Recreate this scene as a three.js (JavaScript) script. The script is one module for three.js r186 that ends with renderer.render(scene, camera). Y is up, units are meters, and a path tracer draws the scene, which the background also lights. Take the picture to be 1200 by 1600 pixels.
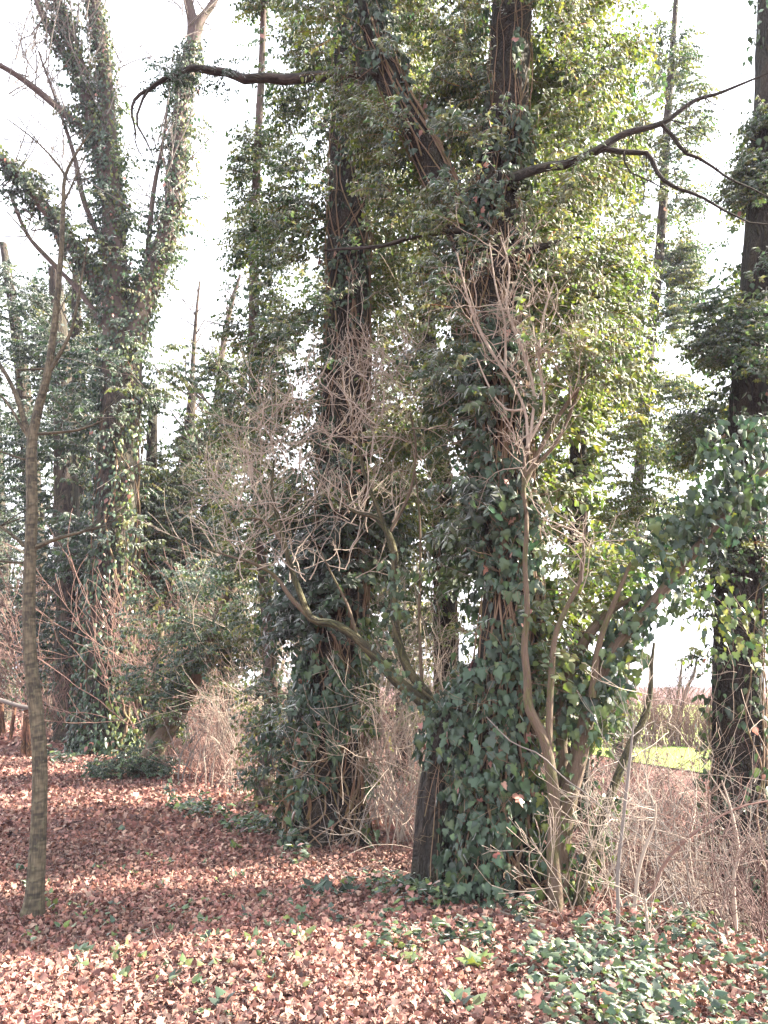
import * as THREE from 'three';

// ---------------------------------------------------------------- camera, sky, sun, exposure
const FPX = 1256, EYE = 1.5, PITCH = Math.atan(260 / FPX);
const scene = new THREE.Scene();
const camera = new THREE.PerspectiveCamera(2 * Math.atan(800 / FPX) * 180 / Math.PI, 0.75, 0.05, 900);
camera.position.set(0, EYE, 0);
camera.rotation.set(PITCH, 0, 0);
scene.add(camera);
const renderer = new THREE.WebGLRenderer({ antialias: true });
renderer.setSize(768, 1024);
renderer.toneMapping = THREE.LinearToneMapping;
renderer.toneMappingExposure = 7.5;
renderer.shadowMap.enabled = true;
renderer.shadowMap.type = THREE.PCFSoftShadowMap;

const SUN_AZ = 80 * Math.PI / 180, SUN_EL = 30 * Math.PI / 180;       // azimuth to the right of the view direction
const sunDir = new THREE.Vector3(Math.sin(SUN_AZ) * Math.cos(SUN_EL), Math.sin(SUN_EL), -Math.cos(SUN_AZ) * Math.cos(SUN_EL));
{
  const w = 256, h = 128, d = new Float32Array(w * h * 4), v = new THREE.Vector3();
  for (let j = 0; j < h; j++) for (let i = 0; i < w; i++) {
    const el = ((j + 0.5) / h - 0.5) * Math.PI, az = ((i + 0.5) / w - 0.5) * 2 * Math.PI;
    v.set(Math.cos(el) * Math.cos(az), Math.sin(el), Math.cos(el) * Math.sin(az));
    const ang = Math.acos(Math.min(1, v.dot(sunDir))) * 180 / Math.PI;
    const g = 0.6 * Math.exp(-ang / 16);
    const up = Math.max(0, v.y), k = (j * w + i) * 4;
    const base = 0.45 * (v.y < 0 ? 0.55 : 0.92 + 0.15 * (1 - up));
    d[k] = base * (1 - 0.1 * up) + g; d[k + 1] = base * (1 - 0.03 * up) + g * 0.97; d[k + 2] = base * 1.07 + g * 0.9; d[k + 3] = 1;
  }
  const sky = new THREE.DataTexture(d, w, h, THREE.RGBAFormat, THREE.FloatType);
  sky.mapping = THREE.EquirectangularReflectionMapping; sky.magFilter = THREE.LinearFilter; sky.needsUpdate = true;
  scene.background = sky; scene.environment = sky;
}
const sun = new THREE.DirectionalLight(new THREE.Color().setRGB(1, 0.9, 0.76), 5);
sun.name = 'sun';
sun.position.copy(sunDir).multiplyScalar(60).add(new THREE.Vector3(0, 0, -10));
sun.target.position.set(0, 0, -10);
sun.castShadow = true; sun.shadow.radius = 2; sun.shadow.mapSize.set(2048, 2048);
Object.assign(sun.shadow.camera, { left: -35, right: 35, top: 30, bottom: -30, near: 1, far: 160 });
scene.add(sun, sun.target);
scene.fog = new THREE.FogExp2(new THREE.Color().setRGB(0.78, 0.76, 1.0), 0.0006);

// ---------------------------------------------------------------- small helpers
let seed = 12345;
const rnd = () => { seed = (seed + 0x6D2B79F5) | 0; let t = Math.imul(seed ^ (seed >>> 15), 1 | seed); t = (t + Math.imul(t ^ (t >>> 7), 61 | t)) ^ t; return ((t ^ (t >>> 14)) >>> 0) / 4294967296; };
const R = (a, b) => a + (b - a) * rnd();
const pick = (a) => a[Math.floor(rnd() * a.length)];
const sm = (a, b, x) => { const t = Math.min(1, Math.max(0, (x - a) / (b - a))); return t * t * (3 - 2 * t); };
const lerp = (a, b, t) => a + (b - a) * t;
const hash = (x, y, z) => { let h = Math.imul(x, 374761393) ^ Math.imul(y, 668265263) ^ Math.imul(z, 1274126177); h = Math.imul(h ^ (h >>> 13), 1103515245); return ((h ^ (h >>> 16)) >>> 0) / 4294967296; };
function noise(x, y, z = 0, px = 0, py = 0) {            // value noise in -1..1, periodic when px / py are given
  const X = Math.floor(x), Y = Math.floor(y), Z = Math.floor(z), f = (t) => t * t * (3 - 2 * t), u = f(x - X), v = f(y - Y), w = f(z - Z);
  const wx = (i) => px ? ((i % px) + px) % px : i, wy = (i) => py ? ((i % py) + py) % py : i;
  const H = (i, j, k) => hash(wx(X + i), wy(Y + j), Z + k);
  const a = lerp(lerp(lerp(H(0, 0, 0), H(1, 0, 0), u), lerp(H(0, 1, 0), H(1, 1, 0), u), v), lerp(lerp(H(0, 0, 1), H(1, 0, 1), u), lerp(H(0, 1, 1), H(1, 1, 1), u), v), w);
  return a * 2 - 1;
}
const V = (x, y, z) => new THREE.Vector3(x, y, z);
const C3 = (r, g, b) => new THREE.Color().setRGB(r, g, b);
const cp = Math.cos(PITCH), sp = Math.sin(PITCH);
function ray(px, py) { const x = (px - 600) / FPX, y = (800 - py) / FPX; return V(x, y * cp + sp, -(cp - y * sp)); }
function P(px, py, D) { const r = ray(px, py); return r.multiplyScalar(D / -r.z).add(V(0, EYE, 0)); }   // where a sight line meets the upright plane D metres ahead

// the row of trees follows a bank; right of it the ground drops into a ditch, then a field
const ROW = [[3.4, 20], [3.0, -1], [2.7, -3.2], [2.1, -4.6], [1.25, -6.3], [-0.25, -8.3], [-1.5, -10.2], [-4.1, -15], [-5.8, -17.5], [-9, -24], [-14, -36], [-60, -130], [-200, -420]];
function rowX(z) { for (let i = 1; i < ROW.length; i++) if (z >= ROW[i][1]) { const [x0, z0] = ROW[i - 1], [x1, z1] = ROW[i]; return lerp(x1, x0, Math.min(1, (z - z1) / (z0 - z1))); } return ROW[ROW.length - 1][0]; }
const side = (x, z) => (x - rowX(z)) * 0.8;
function H(x, z) {
  const s = side(x, z), near = Math.exp(-(x * x + z * z) / 3000);
  return -0.95 * sm(0.15, 1.9, s) + 0.22 * sm(3.6, 6.5, s) + near * (0.05 * noise(x * 0.45, z * 0.45) + 0.025 * noise(x * 1.3 + 7, z * 1.3)) - 0.0;
}
function G(px, py) { const r = ray(px, py); let t = 0.5; for (let k = 0; k < 4000; k++) { const y = EYE + r.y * t; if (y < H(r.x * t, r.z * t)) break; t += 0.02; } return V(r.x * t, H(r.x * t, r.z * t), r.z * t); }

const used = {};
function numbered(name) { used[name] = (used[name] ?? -1) + 1; return used[name] ? `${name}_${String(used[name]).padStart(3, '0')}` : name; }
function tag(o, label, category, group, kind) { if (label) o.userData.label = label; if (category) o.userData.category = category; if (group) o.userData.group = group; if (kind) o.userData.kind = kind; return o; }
function thing(name, label, category, pos, group) { const g = new THREE.Group(); g.name = numbered(name); g.position.copy(pos); scene.add(g); g.updateMatrixWorld(); return tag(g, label, category, group); }
function put(mesh, name, parent) { mesh.name = parent === scene ? numbered(name) : name; if (parent !== scene) mesh.position.sub(parent.getWorldPosition(V(0, 0, 0))); parent.add(mesh); mesh.castShadow = mesh.receiveShadow = true; return mesh; }

// ---------------------------------------------------------------- textures
function tex(n, fill, srgb, rep) {
  const d = new Uint8Array(n * n * 4);
  for (let j = 0; j < n; j++) for (let i = 0; i < n; i++) { const c = fill(i / n, j / n), k = (j * n + i) * 4; for (let q = 0; q < 3; q++) d[k + q] = Math.max(0, Math.min(255, c[q] * 255)); d[k + 3] = 255; }
  const t = new THREE.DataTexture(d, n, n); t.wrapS = t.wrapT = THREE.RepeatWrapping; t.magFilter = THREE.LinearFilter; t.minFilter = THREE.LinearMipmapLinearFilter; t.generateMipmaps = true;
  if (srgb) t.colorSpace = THREE.SRGBColorSpace; if (rep) t.repeat.set(...rep); t.needsUpdate = true; return t;
}
const furrow = (u, v) => {                                     // long interlacing ridges, tile = 1 x 1
  const w = 0.35 * noise(u * 4, v * 5, 3, 4, 5) + 0.12 * noise(u * 12, v * 14, 5, 12, 14);
  const a = Math.abs(noise(u * 10 + w * 3, v * 3, 1, 10, 3)), b = Math.abs(noise(u * 22 + w * 4, v * 7, 2, 22, 7));
  return Math.min(1, 0.25 + 0.9 * Math.pow(a, 0.6) * 0.8 + 0.35 * b) * (0.85 + 0.15 * noise(u * 60, v * 50, 4, 60, 50));
};
const barkMap = tex(512, (u, v) => { const f = furrow(u, v), m = 0.5 + 0.5 * noise(u * 3, v * 3, 9, 3, 3), l = 0.12 + 0.85 * f; return [l * (0.95 - 0.06 * m), l * (0.9 + 0.06 * m), l * (0.85 - 0.1 * m)]; }, true);
const barkBump = tex(512, (u, v) => { const f = furrow(u, v); return [f, f, f]; });
const smoothMap = tex(256, (u, v) => {                        // thin bark: lichen blotches and moss
  const a = 0.5 + 0.5 * noise(u * 5, v * 6, 1, 5, 6), b = 0.5 + 0.5 * noise(u * 22, v * 18, 2, 22, 18), c = noise(u * 60, v * 12, 3, 60, 12), m = sm(0.5, 0.72, 0.6 * a + 0.4 * b);
  const l = 0.78 + 0.14 * b + 0.08 * c; return [l * lerp(1, 0.88, m), l * lerp(0.93, 0.92, m), l * lerp(0.86, 0.68, m)];
}, true);
const lichenMap = tex(512, (u, v) => {                        // young bark: grey with cracks, dark scars and pale green-grey lichen spots
  const b = 0.5 + 0.5 * noise(u * 26, v * 20, 2, 26, 20), c = noise(u * 50, v * 9, 3, 50, 9), e = noise(u * 9, v * 46, 5, 9, 46), s = sm(0.3, 0.42, noise(u * 14, v * 14, 6, 14, 14) * 0.7 + noise(u * 40, v * 40, 7, 40, 40) * 0.3), d = sm(0.42, 0.6, noise(u * 5, v * 16, 8, 5, 16));
  let l = 0.55 + 0.2 * b + 0.12 * c + 0.12 * e; l *= 1 - 0.25 * d; return [lerp(l, 0.9, s * 0.4), lerp(l * 0.95, 0.92, s * 0.4), lerp(l * 0.85, 0.78, s * 0.4)];
}, true);
const smoothBump = tex(256, (u, v) => { const c = 0.5 + 0.3 * noise(u * 30, v * 8, 3, 30, 8) + 0.2 * noise(u * 12, v * 40, 4, 12, 40); return [c, c, c]; });
const soilMap = tex(512, (u, v) => { const a = 0.5 + 0.5 * noise(u * 40, v * 40, 1, 40, 40), b = 0.5 + 0.5 * noise(u * 110, v * 110, 2, 110, 110), c = 0.5 + 0.5 * noise(u * 5, v * 5, 3, 5, 5), l = 0.3 + 0.45 * a * b + 0.2 * b; return [l, l * (0.72 + 0.06 * c), l * 0.66]; }, true);
const soilBump = tex(512, (u, v) => { const b = 0.5 + 0.3 * noise(u * 60, v * 60, 2, 60, 60) + 0.2 * noise(u * 140, v * 140, 4, 140, 140); return [b, b, b]; });
const grassMap = tex(512, (u, v) => { const a = 0.5 + 0.5 * noise(u * 6, v * 6, 1, 6, 6), b = 0.5 + 0.5 * noise(u * 120, v * 120, 2, 120, 120), l = 0.45 + 0.5 * b; return [l * (0.75 + 0.25 * a), l, l * 0.45]; }, true);

const std = (o) => new THREE.MeshStandardMaterial({ roughness: 0.92, ...o });
const M = {
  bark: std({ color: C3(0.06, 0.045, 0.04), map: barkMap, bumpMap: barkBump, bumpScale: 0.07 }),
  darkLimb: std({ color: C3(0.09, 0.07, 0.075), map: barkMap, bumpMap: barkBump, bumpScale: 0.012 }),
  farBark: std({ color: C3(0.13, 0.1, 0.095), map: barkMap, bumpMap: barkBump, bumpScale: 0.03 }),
  bareLimb: std({ color: C3(0.12, 0.1, 0.105), map: smoothMap, bumpMap: smoothBump, bumpScale: 0.006 }),
  sapling: std({ color: C3(0.19, 0.17, 0.135), map: lichenMap, bumpMap: smoothBump, bumpScale: 0.008, roughness: 0.8 }),
  mossy: std({ color: C3(0.13, 0.115, 0.07), map: barkMap, bumpMap: smoothBump, bumpScale: 0.012 }),
  elder: std({ color: C3(0.15, 0.122, 0.1), map: smoothMap, bumpMap: barkBump, bumpScale: 0.008 }),
  deadTwig: std({ color: C3(0.29, 0.235, 0.19), roughness: 0.85 }),
  bramble: std({ color: C3(0.1, 0.056, 0.048), roughness: 0.85 }),
  redTwig: std({ color: C3(0.18, 0.105, 0.085), roughness: 0.85 }),
  greyTwig: std({ color: C3(0.15, 0.128, 0.115), roughness: 0.85 }),
  vine: std({ color: C3(0.24, 0.18, 0.145), map: smoothMap, roughness: 0.9 }),
  vineRed: std({ color: C3(0.21, 0.13, 0.095), map: smoothMap, roughness: 0.9 }),
  post: std({ color: C3(0.27, 0.13, 0.1), map: barkMap, bumpMap: barkBump, bumpScale: 0.01 }),
  soil: std({ color: C3(0.42, 0.26, 0.22), map: soilMap, bumpMap: soilBump, bumpScale: 0.03 }),
  field: std({ color: C3(0.5, 0.52, 0.3), map: grassMap }),
};
const leafMat = (o) => new THREE.MeshPhysicalMaterial({ color: 0xffffff, vertexColors: true, side: THREE.DoubleSide, roughness: 0.9, transmission: 0.38, thickness: 0, clearcoat: 0.6, clearcoatRoughness: 0.22, ...o });
const ML = {
  ivy: leafMat({}),
  light: leafMat({ transmission: 0.66, clearcoat: 0.25 }),
  litter: leafMat({ transmission: 0.12, clearcoat: 0.06, clearcoatRoughness: 0.5 }),
};
// ---------------------------------------------------------------- tubes
class Acc {
  constructor() { this.p = []; this.n = []; this.u = []; this.i = []; }
  tube(pts, rad, sides = 5, step = 0.12) {                     // pts: Vector3[], rad: number[] of the same length
    const c = new THREE.CatmullRomCurve3(pts, false, 'centripetal'), L = c.getLength(), N = Math.max(pts.length - 1, Math.min(60, Math.round(L / step)));
    let nx = null, prev = null, v0 = 0; const base = this.p.length / 3, k = (t) => { const f = t * (rad.length - 1), a = Math.min(rad.length - 2, Math.floor(f)); return rad.length === 1 ? rad[0] : lerp(rad[a], rad[a + 1], f - a); };
    const rep = Math.max(1, Math.round(2 * Math.PI * rad[0] / 0.5));
    for (let s = 0; s <= N; s++) {
      const t = s / N, q = c.getPoint(t), d = c.getTangent(t), r = k(t);
      if (!nx) nx = Math.abs(d.y) < 0.9 ? V(0, 1, 0).cross(d).normalize() : V(1, 0, 0).cross(d).normalize();
      nx.addScaledVector(d, -nx.dot(d)).normalize(); const ny = V(0, 0, 0).crossVectors(d, nx);
      if (prev) v0 += q.distanceTo(prev); prev = q.clone();
      for (let a = 0; a <= sides; a++) { const A = a / sides * 2 * Math.PI, ca = Math.cos(A), sa = Math.sin(A), X = nx.x * ca + ny.x * sa, Y = nx.y * ca + ny.y * sa, Z = nx.z * ca + ny.z * sa; this.p.push(q.x + X * r, q.y + Y * r, q.z + Z * r); this.n.push(X, Y, Z); this.u.push(a / sides * rep, v0 / 0.5); }
    }
    for (let s = 0; s < N; s++) for (let a = 0; a < sides; a++) { const A = base + s * (sides + 1) + a, B = A + sides + 1; this.i.push(A, A + 1, B, A + 1, B + 1, B); }
    // closed tip
    const tip = this.p.length / 3, q = c.getPoint(1), d = c.getTangent(1), e = k(1); this.p.push(q.x + d.x * e, q.y + d.y * e, q.z + d.z * e); this.n.push(d.x, d.y, d.z); this.u.push(0, v0 / 0.5);
    for (let a = 0; a < sides; a++) { const A = base + N * (sides + 1) + a; this.i.push(A, A + 1, tip); }
    return c;
  }
  grow(p, dir, len, r, level, o) {                             // a wandering twig with side twigs
    const pts = [p.clone()], d = dir.clone().normalize(), n = Math.max(3, Math.round(len / (o.seg ?? 0.14))), q = p.clone();
    for (let k = 1; k <= n; k++) { d.x += R(-1, 1) * o.wig; d.y += R(-1, 1) * o.wig + o.up; d.z += R(-1, 1) * o.wig; d.normalize(); q.addScaledVector(d, len / n); pts.push(q.clone()); }
    const r1 = Math.max(o.min ?? 0.0015, r * 0.35);
    this.tube(pts, [r, lerp(r, r1, 0.5), r1], level > 0 ? 5 : 3, 0.1);
    if (level > 0) { const m = Math.round(o.kids * R(0.7, 1.3)); for (let k = 0; k < m; k++) { const f = R(0.2, 1), at = pts[Math.min(n, Math.max(1, Math.round(f * n)))], a = R(0.4, 1.1) * (o.spread ?? 1), ax = V(R(-1, 1), R(-1, 1), R(-1, 1)).normalize(); const dd = d.clone().applyAxisAngle(ax, a); this.grow(at, dd, len * R(0.35, 0.7) * (1.1 - 0.4 * f), lerp(r, r1, f) * 0.65, level - 1, o); } }
  }
  geometry() { const g = new THREE.BufferGeometry(); g.setAttribute('position', new THREE.Float32BufferAttribute(this.p, 3)); g.setAttribute('normal', new THREE.Float32BufferAttribute(this.n, 3)); g.setAttribute('uv', new THREE.Float32BufferAttribute(this.u, 2)); g.setIndex(this.i); return g; }
  build(name, mat, parent) { const m = put(new THREE.Mesh(this.geometry(), mat), name, parent); if (name === 'twigs') m.userData.kind = 'stuff'; return m; }
}
// px list [[x, y, r in px, D?], ...] -> world points and radii
function px(list, D) { const pts = [], rad = []; for (const [x, y, r, d] of list) { const dd = d ?? D; pts.push(P(x, y, dd)); rad.push(r * Math.hypot(dd, 0) / FPX); } return [pts, rad]; }
function limb(list, D, name, mat, parent, sides = 9) { const [a, b] = px(list, D); const c = new Acc(), curve = c.tube(a, b, sides, 0.1); const m = c.build(name, mat, parent); m.userData.curve = undefined; return { curve, pts: a, rad: b, mesh: m }; }

// a trunk with a surface that other things can be set on
function trunk(list, D, mat, parent, { flare = 0.35, rough = 0.07, name = 'trunk', seedN = 1, sides = 44 } = {}) {
  const [pts, rad] = px(list, D), c = new THREE.CatmullRomCurve3(pts, false, 'centripetal'), L = c.getLength(), N = Math.round(L / 0.06);
  const rr = (t) => { const f = t * (rad.length - 1); let a = Math.min(rad.length - 2, Math.floor(f)); return lerp(rad[a], rad[a + 1], f - a); };
  // radius follows the control points' own parameter, so use getPoint (not arc length) throughout
  const y0 = H(pts[0].x, pts[0].z);
  const surf = (t, A, off = 0) => {
    const q = c.getPoint(t), hgt = Math.max(0, q.y - y0), r = rr(t), cx = Math.cos(A), cz = Math.sin(A);
    const ridge = 0.035 * r * noise(A * 9 + seedN, hgt * 2.5, seedN) + 0.02 * r * noise(A * 20, hgt * 5, seedN);
    const root = flare ? flare * Math.exp(-hgt / 0.28) * (0.55 + 0.75 * noise(cx * 2.2 + seedN * 5, cz * 2.2, seedN)) : 0;
    const k = r * (1 + root + rough * noise(cx * 3 + seedN, cz * 3, hgt * 1.3) + rough * 0.6 * noise(cx * 7, cz * 7 + seedN, hgt * 3)) + (A > 6.28 ? 0 : ridge) + off;
    return V(q.x + cx * k, q.y, q.z + cz * k);
  };
  const p = [], u = [], idx = []; const rep = Math.max(2, Math.round(2 * Math.PI * rad[0] / 0.6));
  for (let s = 0; s <= N; s++) for (let a = 0; a <= sides; a++) { const A = a / sides * 2 * Math.PI, q = surf(s / N, A); p.push(q.x, q.y, q.z); u.push(a / sides * rep, s / N * L / 0.7); }
  for (let s = 0; s < N; s++) for (let a = 0; a < sides; a++) { const A = s * (sides + 1) + a, B = A + sides + 1; idx.push(A, B, A + 1, A + 1, B, B + 1); }
  const g = new THREE.BufferGeometry(); g.setAttribute('position', new THREE.Float32BufferAttribute(p, 3)); g.setAttribute('uv', new THREE.Float32BufferAttribute(u, 2)); g.setIndex(idx); g.computeVertexNormals();
  put(new THREE.Mesh(g, mat), name, parent);
  const tAt = (py) => { let best = 0, bd = 1e9; for (let k = 0; k <= 200; k++) { const q = c.getPoint(k / 200), d = Math.abs(q.y - P(600, py, D).y); if (d < bd) { bd = d; best = k / 200; } } return best; };
  return { surf, c, rr, L, tAt, D };
}
function vines(tr, parent, n, t0, t1, { r = [0.005, 0.014], mat = M.vine, off = 0.012, wig = 0.35, branch = 0.5, az } = {}) {
  for (let k = 0; k < n; k++) {
    const acc = new Acc(); let a = az ? R(...az) : R(0, 1) < 0.7 ? R(0, Math.PI) : R(0, 6.28); const s = t0 + R(0, 0.5) * (t1 - t0) * (k % 3 ? 1 : 0.1), e = Math.min(t1, s + R(0.25, 0.8) * (t1 - t0)), m = Math.max(5, Math.round((e - s) * tr.L / 0.16)), pts = [], rad = [], r0 = R(...r);
    let da = 0; for (let q = 0; q <= m; q++) { da = da * 0.75 + R(-1, 1) * wig * 0.4; a += da; pts.push(tr.surf(lerp(s, e, q / m), a, off + r0 * 0.6 + R(-0.004, 0.012))); rad.push(r0 * lerp(1, 0.45, q / m)); }
    acc.tube(pts, rad, 5, 0.07);
    const nb = Math.round(branch * m * 0.55); for (let b = 0; b < nb; b++) { const at = pts[Math.floor(R(0, m))], out = at.clone().sub(tr.c.getPoint(lerp(s, e, 0.5))).setY(0).normalize(); acc.grow(at, V(out.x * 0.6 + R(-0.8, 0.8), R(-0.3, 0.9), out.z * 0.6 + R(-0.8, 0.8)), R(0.15, 0.45), r0 * 0.4, 1, { wig: 0.35, up: 0.02, kids: 2, min: 0.0012, seg: 0.07 }); }
    acc.build('ivy_stem', mat, parent);
  }
}
// ---------------------------------------------------------------- leaves (length 1 along +y, face +z)
function fan(outline, mid, zf, tint) {
  const p = [], c = [], idx = []; const add = (x, y, k) => { p.push(x, y, zf(x, y)); c.push(...(k ?? [1, 1, 1])); };
  for (const [x, y] of mid) add(x, y, tint);
  const m = mid.length; for (const [x, y] of outline) add(x, y);
  const near = (y) => { let b = 0; for (let k = 1; k < m; k++) if (Math.abs(mid[k][1] - y) < Math.abs(mid[b][1] - y)) b = k; return b; };
  const n = outline.length; for (let k = 0; k < n - 1; k++) { const a = m + k, b = m + k + 1, h = near((outline[k][1] + outline[k + 1][1]) / 2), g = near(outline[k + 1][1]); idx.push(h, a, b); if (k < n - 2) { const h2 = near((outline[k + 1][1] + outline[k + 2][1]) / 2); if (h2 !== h) idx.push(h, b, h2); } }
  const g = new THREE.BufferGeometry(); g.setAttribute('position', new THREE.Float32BufferAttribute(p, 3)); g.setAttribute('color', new THREE.Float32BufferAttribute(c, 3)); g.setIndex(idx); g.computeVertexNormals(); return g;
}
const VEIN = [1.35, 1.25, 1.3];
function mirror(half) { return [...half.map(([x, y]) => [x, y]), ...half.slice(0, -1).reverse().map(([x, y]) => [-x, y])]; }
const ivyLobed = [0, 1, 2, 3, 4].map((k) => { const w = [1, 0.8, 1.1, 0.68, 0.92][k], l = [0.04, 0.02, 0.06, -0.03, 0][k]; return fan(mirror([[0, 0], [0.2 * w, -0.14], [0.42 * w, -0.06], [0.5 * w, 0.14 + l], [0.33 * w, 0.3], [0.4 * w, 0.5 + l], [0.2 * w, 0.6], [0, 1]]), [[0, 0.02], [0, 0.4]], (x, y) => -[0.15, 0.42, 0.25, 0.55, -0.2][k] * Math.abs(x) - [-0.15, 0.1, 0.3, 0.05, 0.22][k] * y * y + 0.05 * Math.sin(9 * x + k), VEIN); });
const ivyOvate = [0, 1, 2].map((k) => fan(mirror([[0, 0], [0.24, 0.05], [0.34 + 0.03 * k, 0.3], [0.22, 0.65], [0, 1]]), [[0, 0.05], [0, 0.45]], (x, y) => -(0.2 + 0.18 * k) * Math.abs(x) - 0.25 * y * y * (k - 0.5), VEIN));
const oakHalf = [[0, 0], [0.07, 0.1], [0.16, 0.2], [0.1, 0.3], [0.26, 0.4], [0.14, 0.5], [0.32, 0.62], [0.18, 0.72], [0.24, 0.84], [0.1, 0.9], [0, 1]];
const mapleHalf = [[0, 0.12], [0.22, -0.02], [0.2, 0.16], [0.52, 0.2], [0.36, 0.36], [0.56, 0.58], [0.3, 0.56], [0.22, 0.78], [0.12, 0.74], [0, 1]];
const scrapHalf = [[0, 0], [0.2, 0.06], [0.28, 0.3], [0.16, 0.62], [0.1, 0.8], [0, 0.86]];
const litterShapes = [0, 1, 2, 3, 4, 5, 6, 7].map((k) => fan(mirror(k < 3 ? oakHalf : k < 5 ? mapleHalf : k < 7 ? scrapHalf : oakHalf).map(([x, y]) => [x * [1, 1.2, 0.8, 0.9, 0.75, 1, 0.7, 1.1][k] + (k > 4 ? 0.12 * Math.sin(4 * y) : 0), y]), [[0, 0.05], [0, 0.35], [0, 0.7]], (x, y) => [1.6 * x * x + 0.14 * Math.sin(3.2 * y), -1.6 * x * x + 0.22 * y * y, 0.75 * x + 0.26 * Math.sin(5 * y + 1), 1.2 * x * x - 0.24 * Math.cos(4 * y), 0.6 * Math.abs(x) + 0.2 * Math.sin(7 * x + 3 * y), 1.5 * Math.abs(x) + 0.3 * y * y, -0.9 * x + 0.35 * Math.sin(4 * y), 2.4 * x * x - 0.3 * y * y][k], [0.85, 0.82, 0.8]));
// a shoot of ovate leaves growing along +x
function sprig(n, len, size, droop, lobed) {
  const p = [], c = [], nn = [], idx = []; const m = new THREE.Matrix4(), v = V(0, 0, 0), nm = new THREE.Matrix3();
  const at = (f) => V(len * f, len * (0.35 * f - droop * f * f), len * 0.1 * Math.sin(f * 4));
  for (let k = 0; k < n; k++) {
    const f = (k + 0.6) / n, q = at(f), g = pick(lobed ? ivyLobed : ivyOvate), s = size * R(0.7, 1.25), a = (k % 2 ? 1 : -1) * R(0.4, 1.5);
    const tip = V(Math.cos(a) * 0.6, R(-1.6, -0.1), Math.sin(a) * 0.8).normalize(), nr = V(R(-0.2, 0.8), R(0.1, 0.9), R(-0.7, 0.7)); nr.addScaledVector(tip, -nr.dot(tip)).normalize(); const X = V(0, 0, 0).crossVectors(tip, nr);
    m.makeBasis(X, tip, nr).scale(V(s, s, s)); q.addScaledVector(tip, s * 0.25); m.setPosition(q); nm.getNormalMatrix(m);
    const b = p.length / 3, P0 = g.attributes.position, N0 = g.attributes.normal, C0 = g.attributes.color, l = R(0.7, 1.3), yel = R(0.85, 1.25);
    for (let i = 0; i < P0.count; i++) { v.fromBufferAttribute(P0, i).applyMatrix4(m); p.push(v.x, v.y, v.z); v.fromBufferAttribute(N0, i).applyMatrix3(nm).normalize(); nn.push(v.x, v.y, v.z); c.push(C0.getX(i) * l * yel, C0.getY(i) * l, C0.getZ(i) * l); }
    for (let i = 0; i < g.index.count; i++) idx.push(b + g.index.getX(i));
  }
  const acc = new Acc(); acc.tube([at(-0.1), at(0.4), at(0.95)], [len * 0.008 + 0.002, 0.0015], 3, len / 3); const b = p.length / 3;
  p.push(...acc.p); nn.push(...acc.n); for (let i = 0; i < acc.p.length / 3; i++) c.push(2.4, 1.0, 2.0); for (const i of acc.i) idx.push(b + i);
  const g = new THREE.BufferGeometry(); g.setAttribute('position', new THREE.Float32BufferAttribute(p, 3)); g.setAttribute('normal', new THREE.Float32BufferAttribute(nn, 3)); g.setAttribute('color', new THREE.Float32BufferAttribute(c, 3)); g.setIndex(idx); return g;
}
const sprigsNear = [0, 1, 2, 3, 4].map((k) => sprig(13, 0.36, 0.058, 0.3 + 0.12 * k, k > 3));
const sprigsFar = [0, 1, 2, 3].map((k) => sprig(20, 0.55, 0.078, 0.3 + 0.12 * k, false));

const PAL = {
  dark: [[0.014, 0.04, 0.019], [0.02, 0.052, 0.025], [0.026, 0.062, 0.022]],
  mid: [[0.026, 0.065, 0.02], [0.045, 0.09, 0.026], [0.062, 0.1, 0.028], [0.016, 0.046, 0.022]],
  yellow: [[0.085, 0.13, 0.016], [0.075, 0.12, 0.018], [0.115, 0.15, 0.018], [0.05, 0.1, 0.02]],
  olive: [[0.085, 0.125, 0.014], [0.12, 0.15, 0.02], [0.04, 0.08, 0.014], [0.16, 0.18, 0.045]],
  litter: [[0.38, 0.18, 0.145], [0.31, 0.13, 0.108], [0.46, 0.265, 0.2], [0.2, 0.085, 0.07], [0.53, 0.36, 0.275], [0.32, 0.14, 0.09], [0.1, 0.045, 0.04]],
};
const tint = (name, k = 1) => { if (typeof name === 'function') name = name(); const a = pick(PAL[name]), b = pick(PAL[name]), t = rnd(), l = k * R(0.55, 1.4); return C3(lerp(a[0], b[0], t) * l, lerp(a[1], b[1], t) * l, lerp(a[2], b[2], t) * l); };
// instances: list of {m: Matrix4, c: Color, g: variant}; one InstancedMesh per variant, each a "stuff" part
function cloud(list, shapes, mat, name, parent, label, category) {
  const off = parent === scene ? V(0, 0, 0) : parent.getWorldPosition(V(0, 0, 0));
  shapes.forEach((g, k) => {
    const mine = list.filter((e) => e.g === k); if (!mine.length) return;
    const im = new THREE.InstancedMesh(g, mat, mine.length);
    mine.forEach((e, i) => { const m = e.m.clone(); m.elements[12] -= off.x; m.elements[13] -= off.y; m.elements[14] -= off.z; im.setMatrixAt(i, m); im.setColorAt(i, e.c); });
    im.name = parent === scene ? numbered(name) : name; im.userData.kind = 'stuff'; im.castShadow = im.receiveShadow = true; if (label) tag(im, label, category); parent.add(im);
  });
}
const MX = new THREE.Matrix4(), QT = new THREE.Quaternion(), EU = new THREE.Euler();
function sprigAt(list, q, az, s, pal, nShapes, k = 1, tilt = 0.35) { EU.set(R(-tilt, tilt), -az, R(-tilt, tilt), 'YXZ'); QT.setFromEuler(EU); list.push({ m: new THREE.Matrix4().compose(q, QT, V(s, s, s)), c: tint(pal, k), g: Math.floor(rnd() * nShapes) }); }
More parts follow.
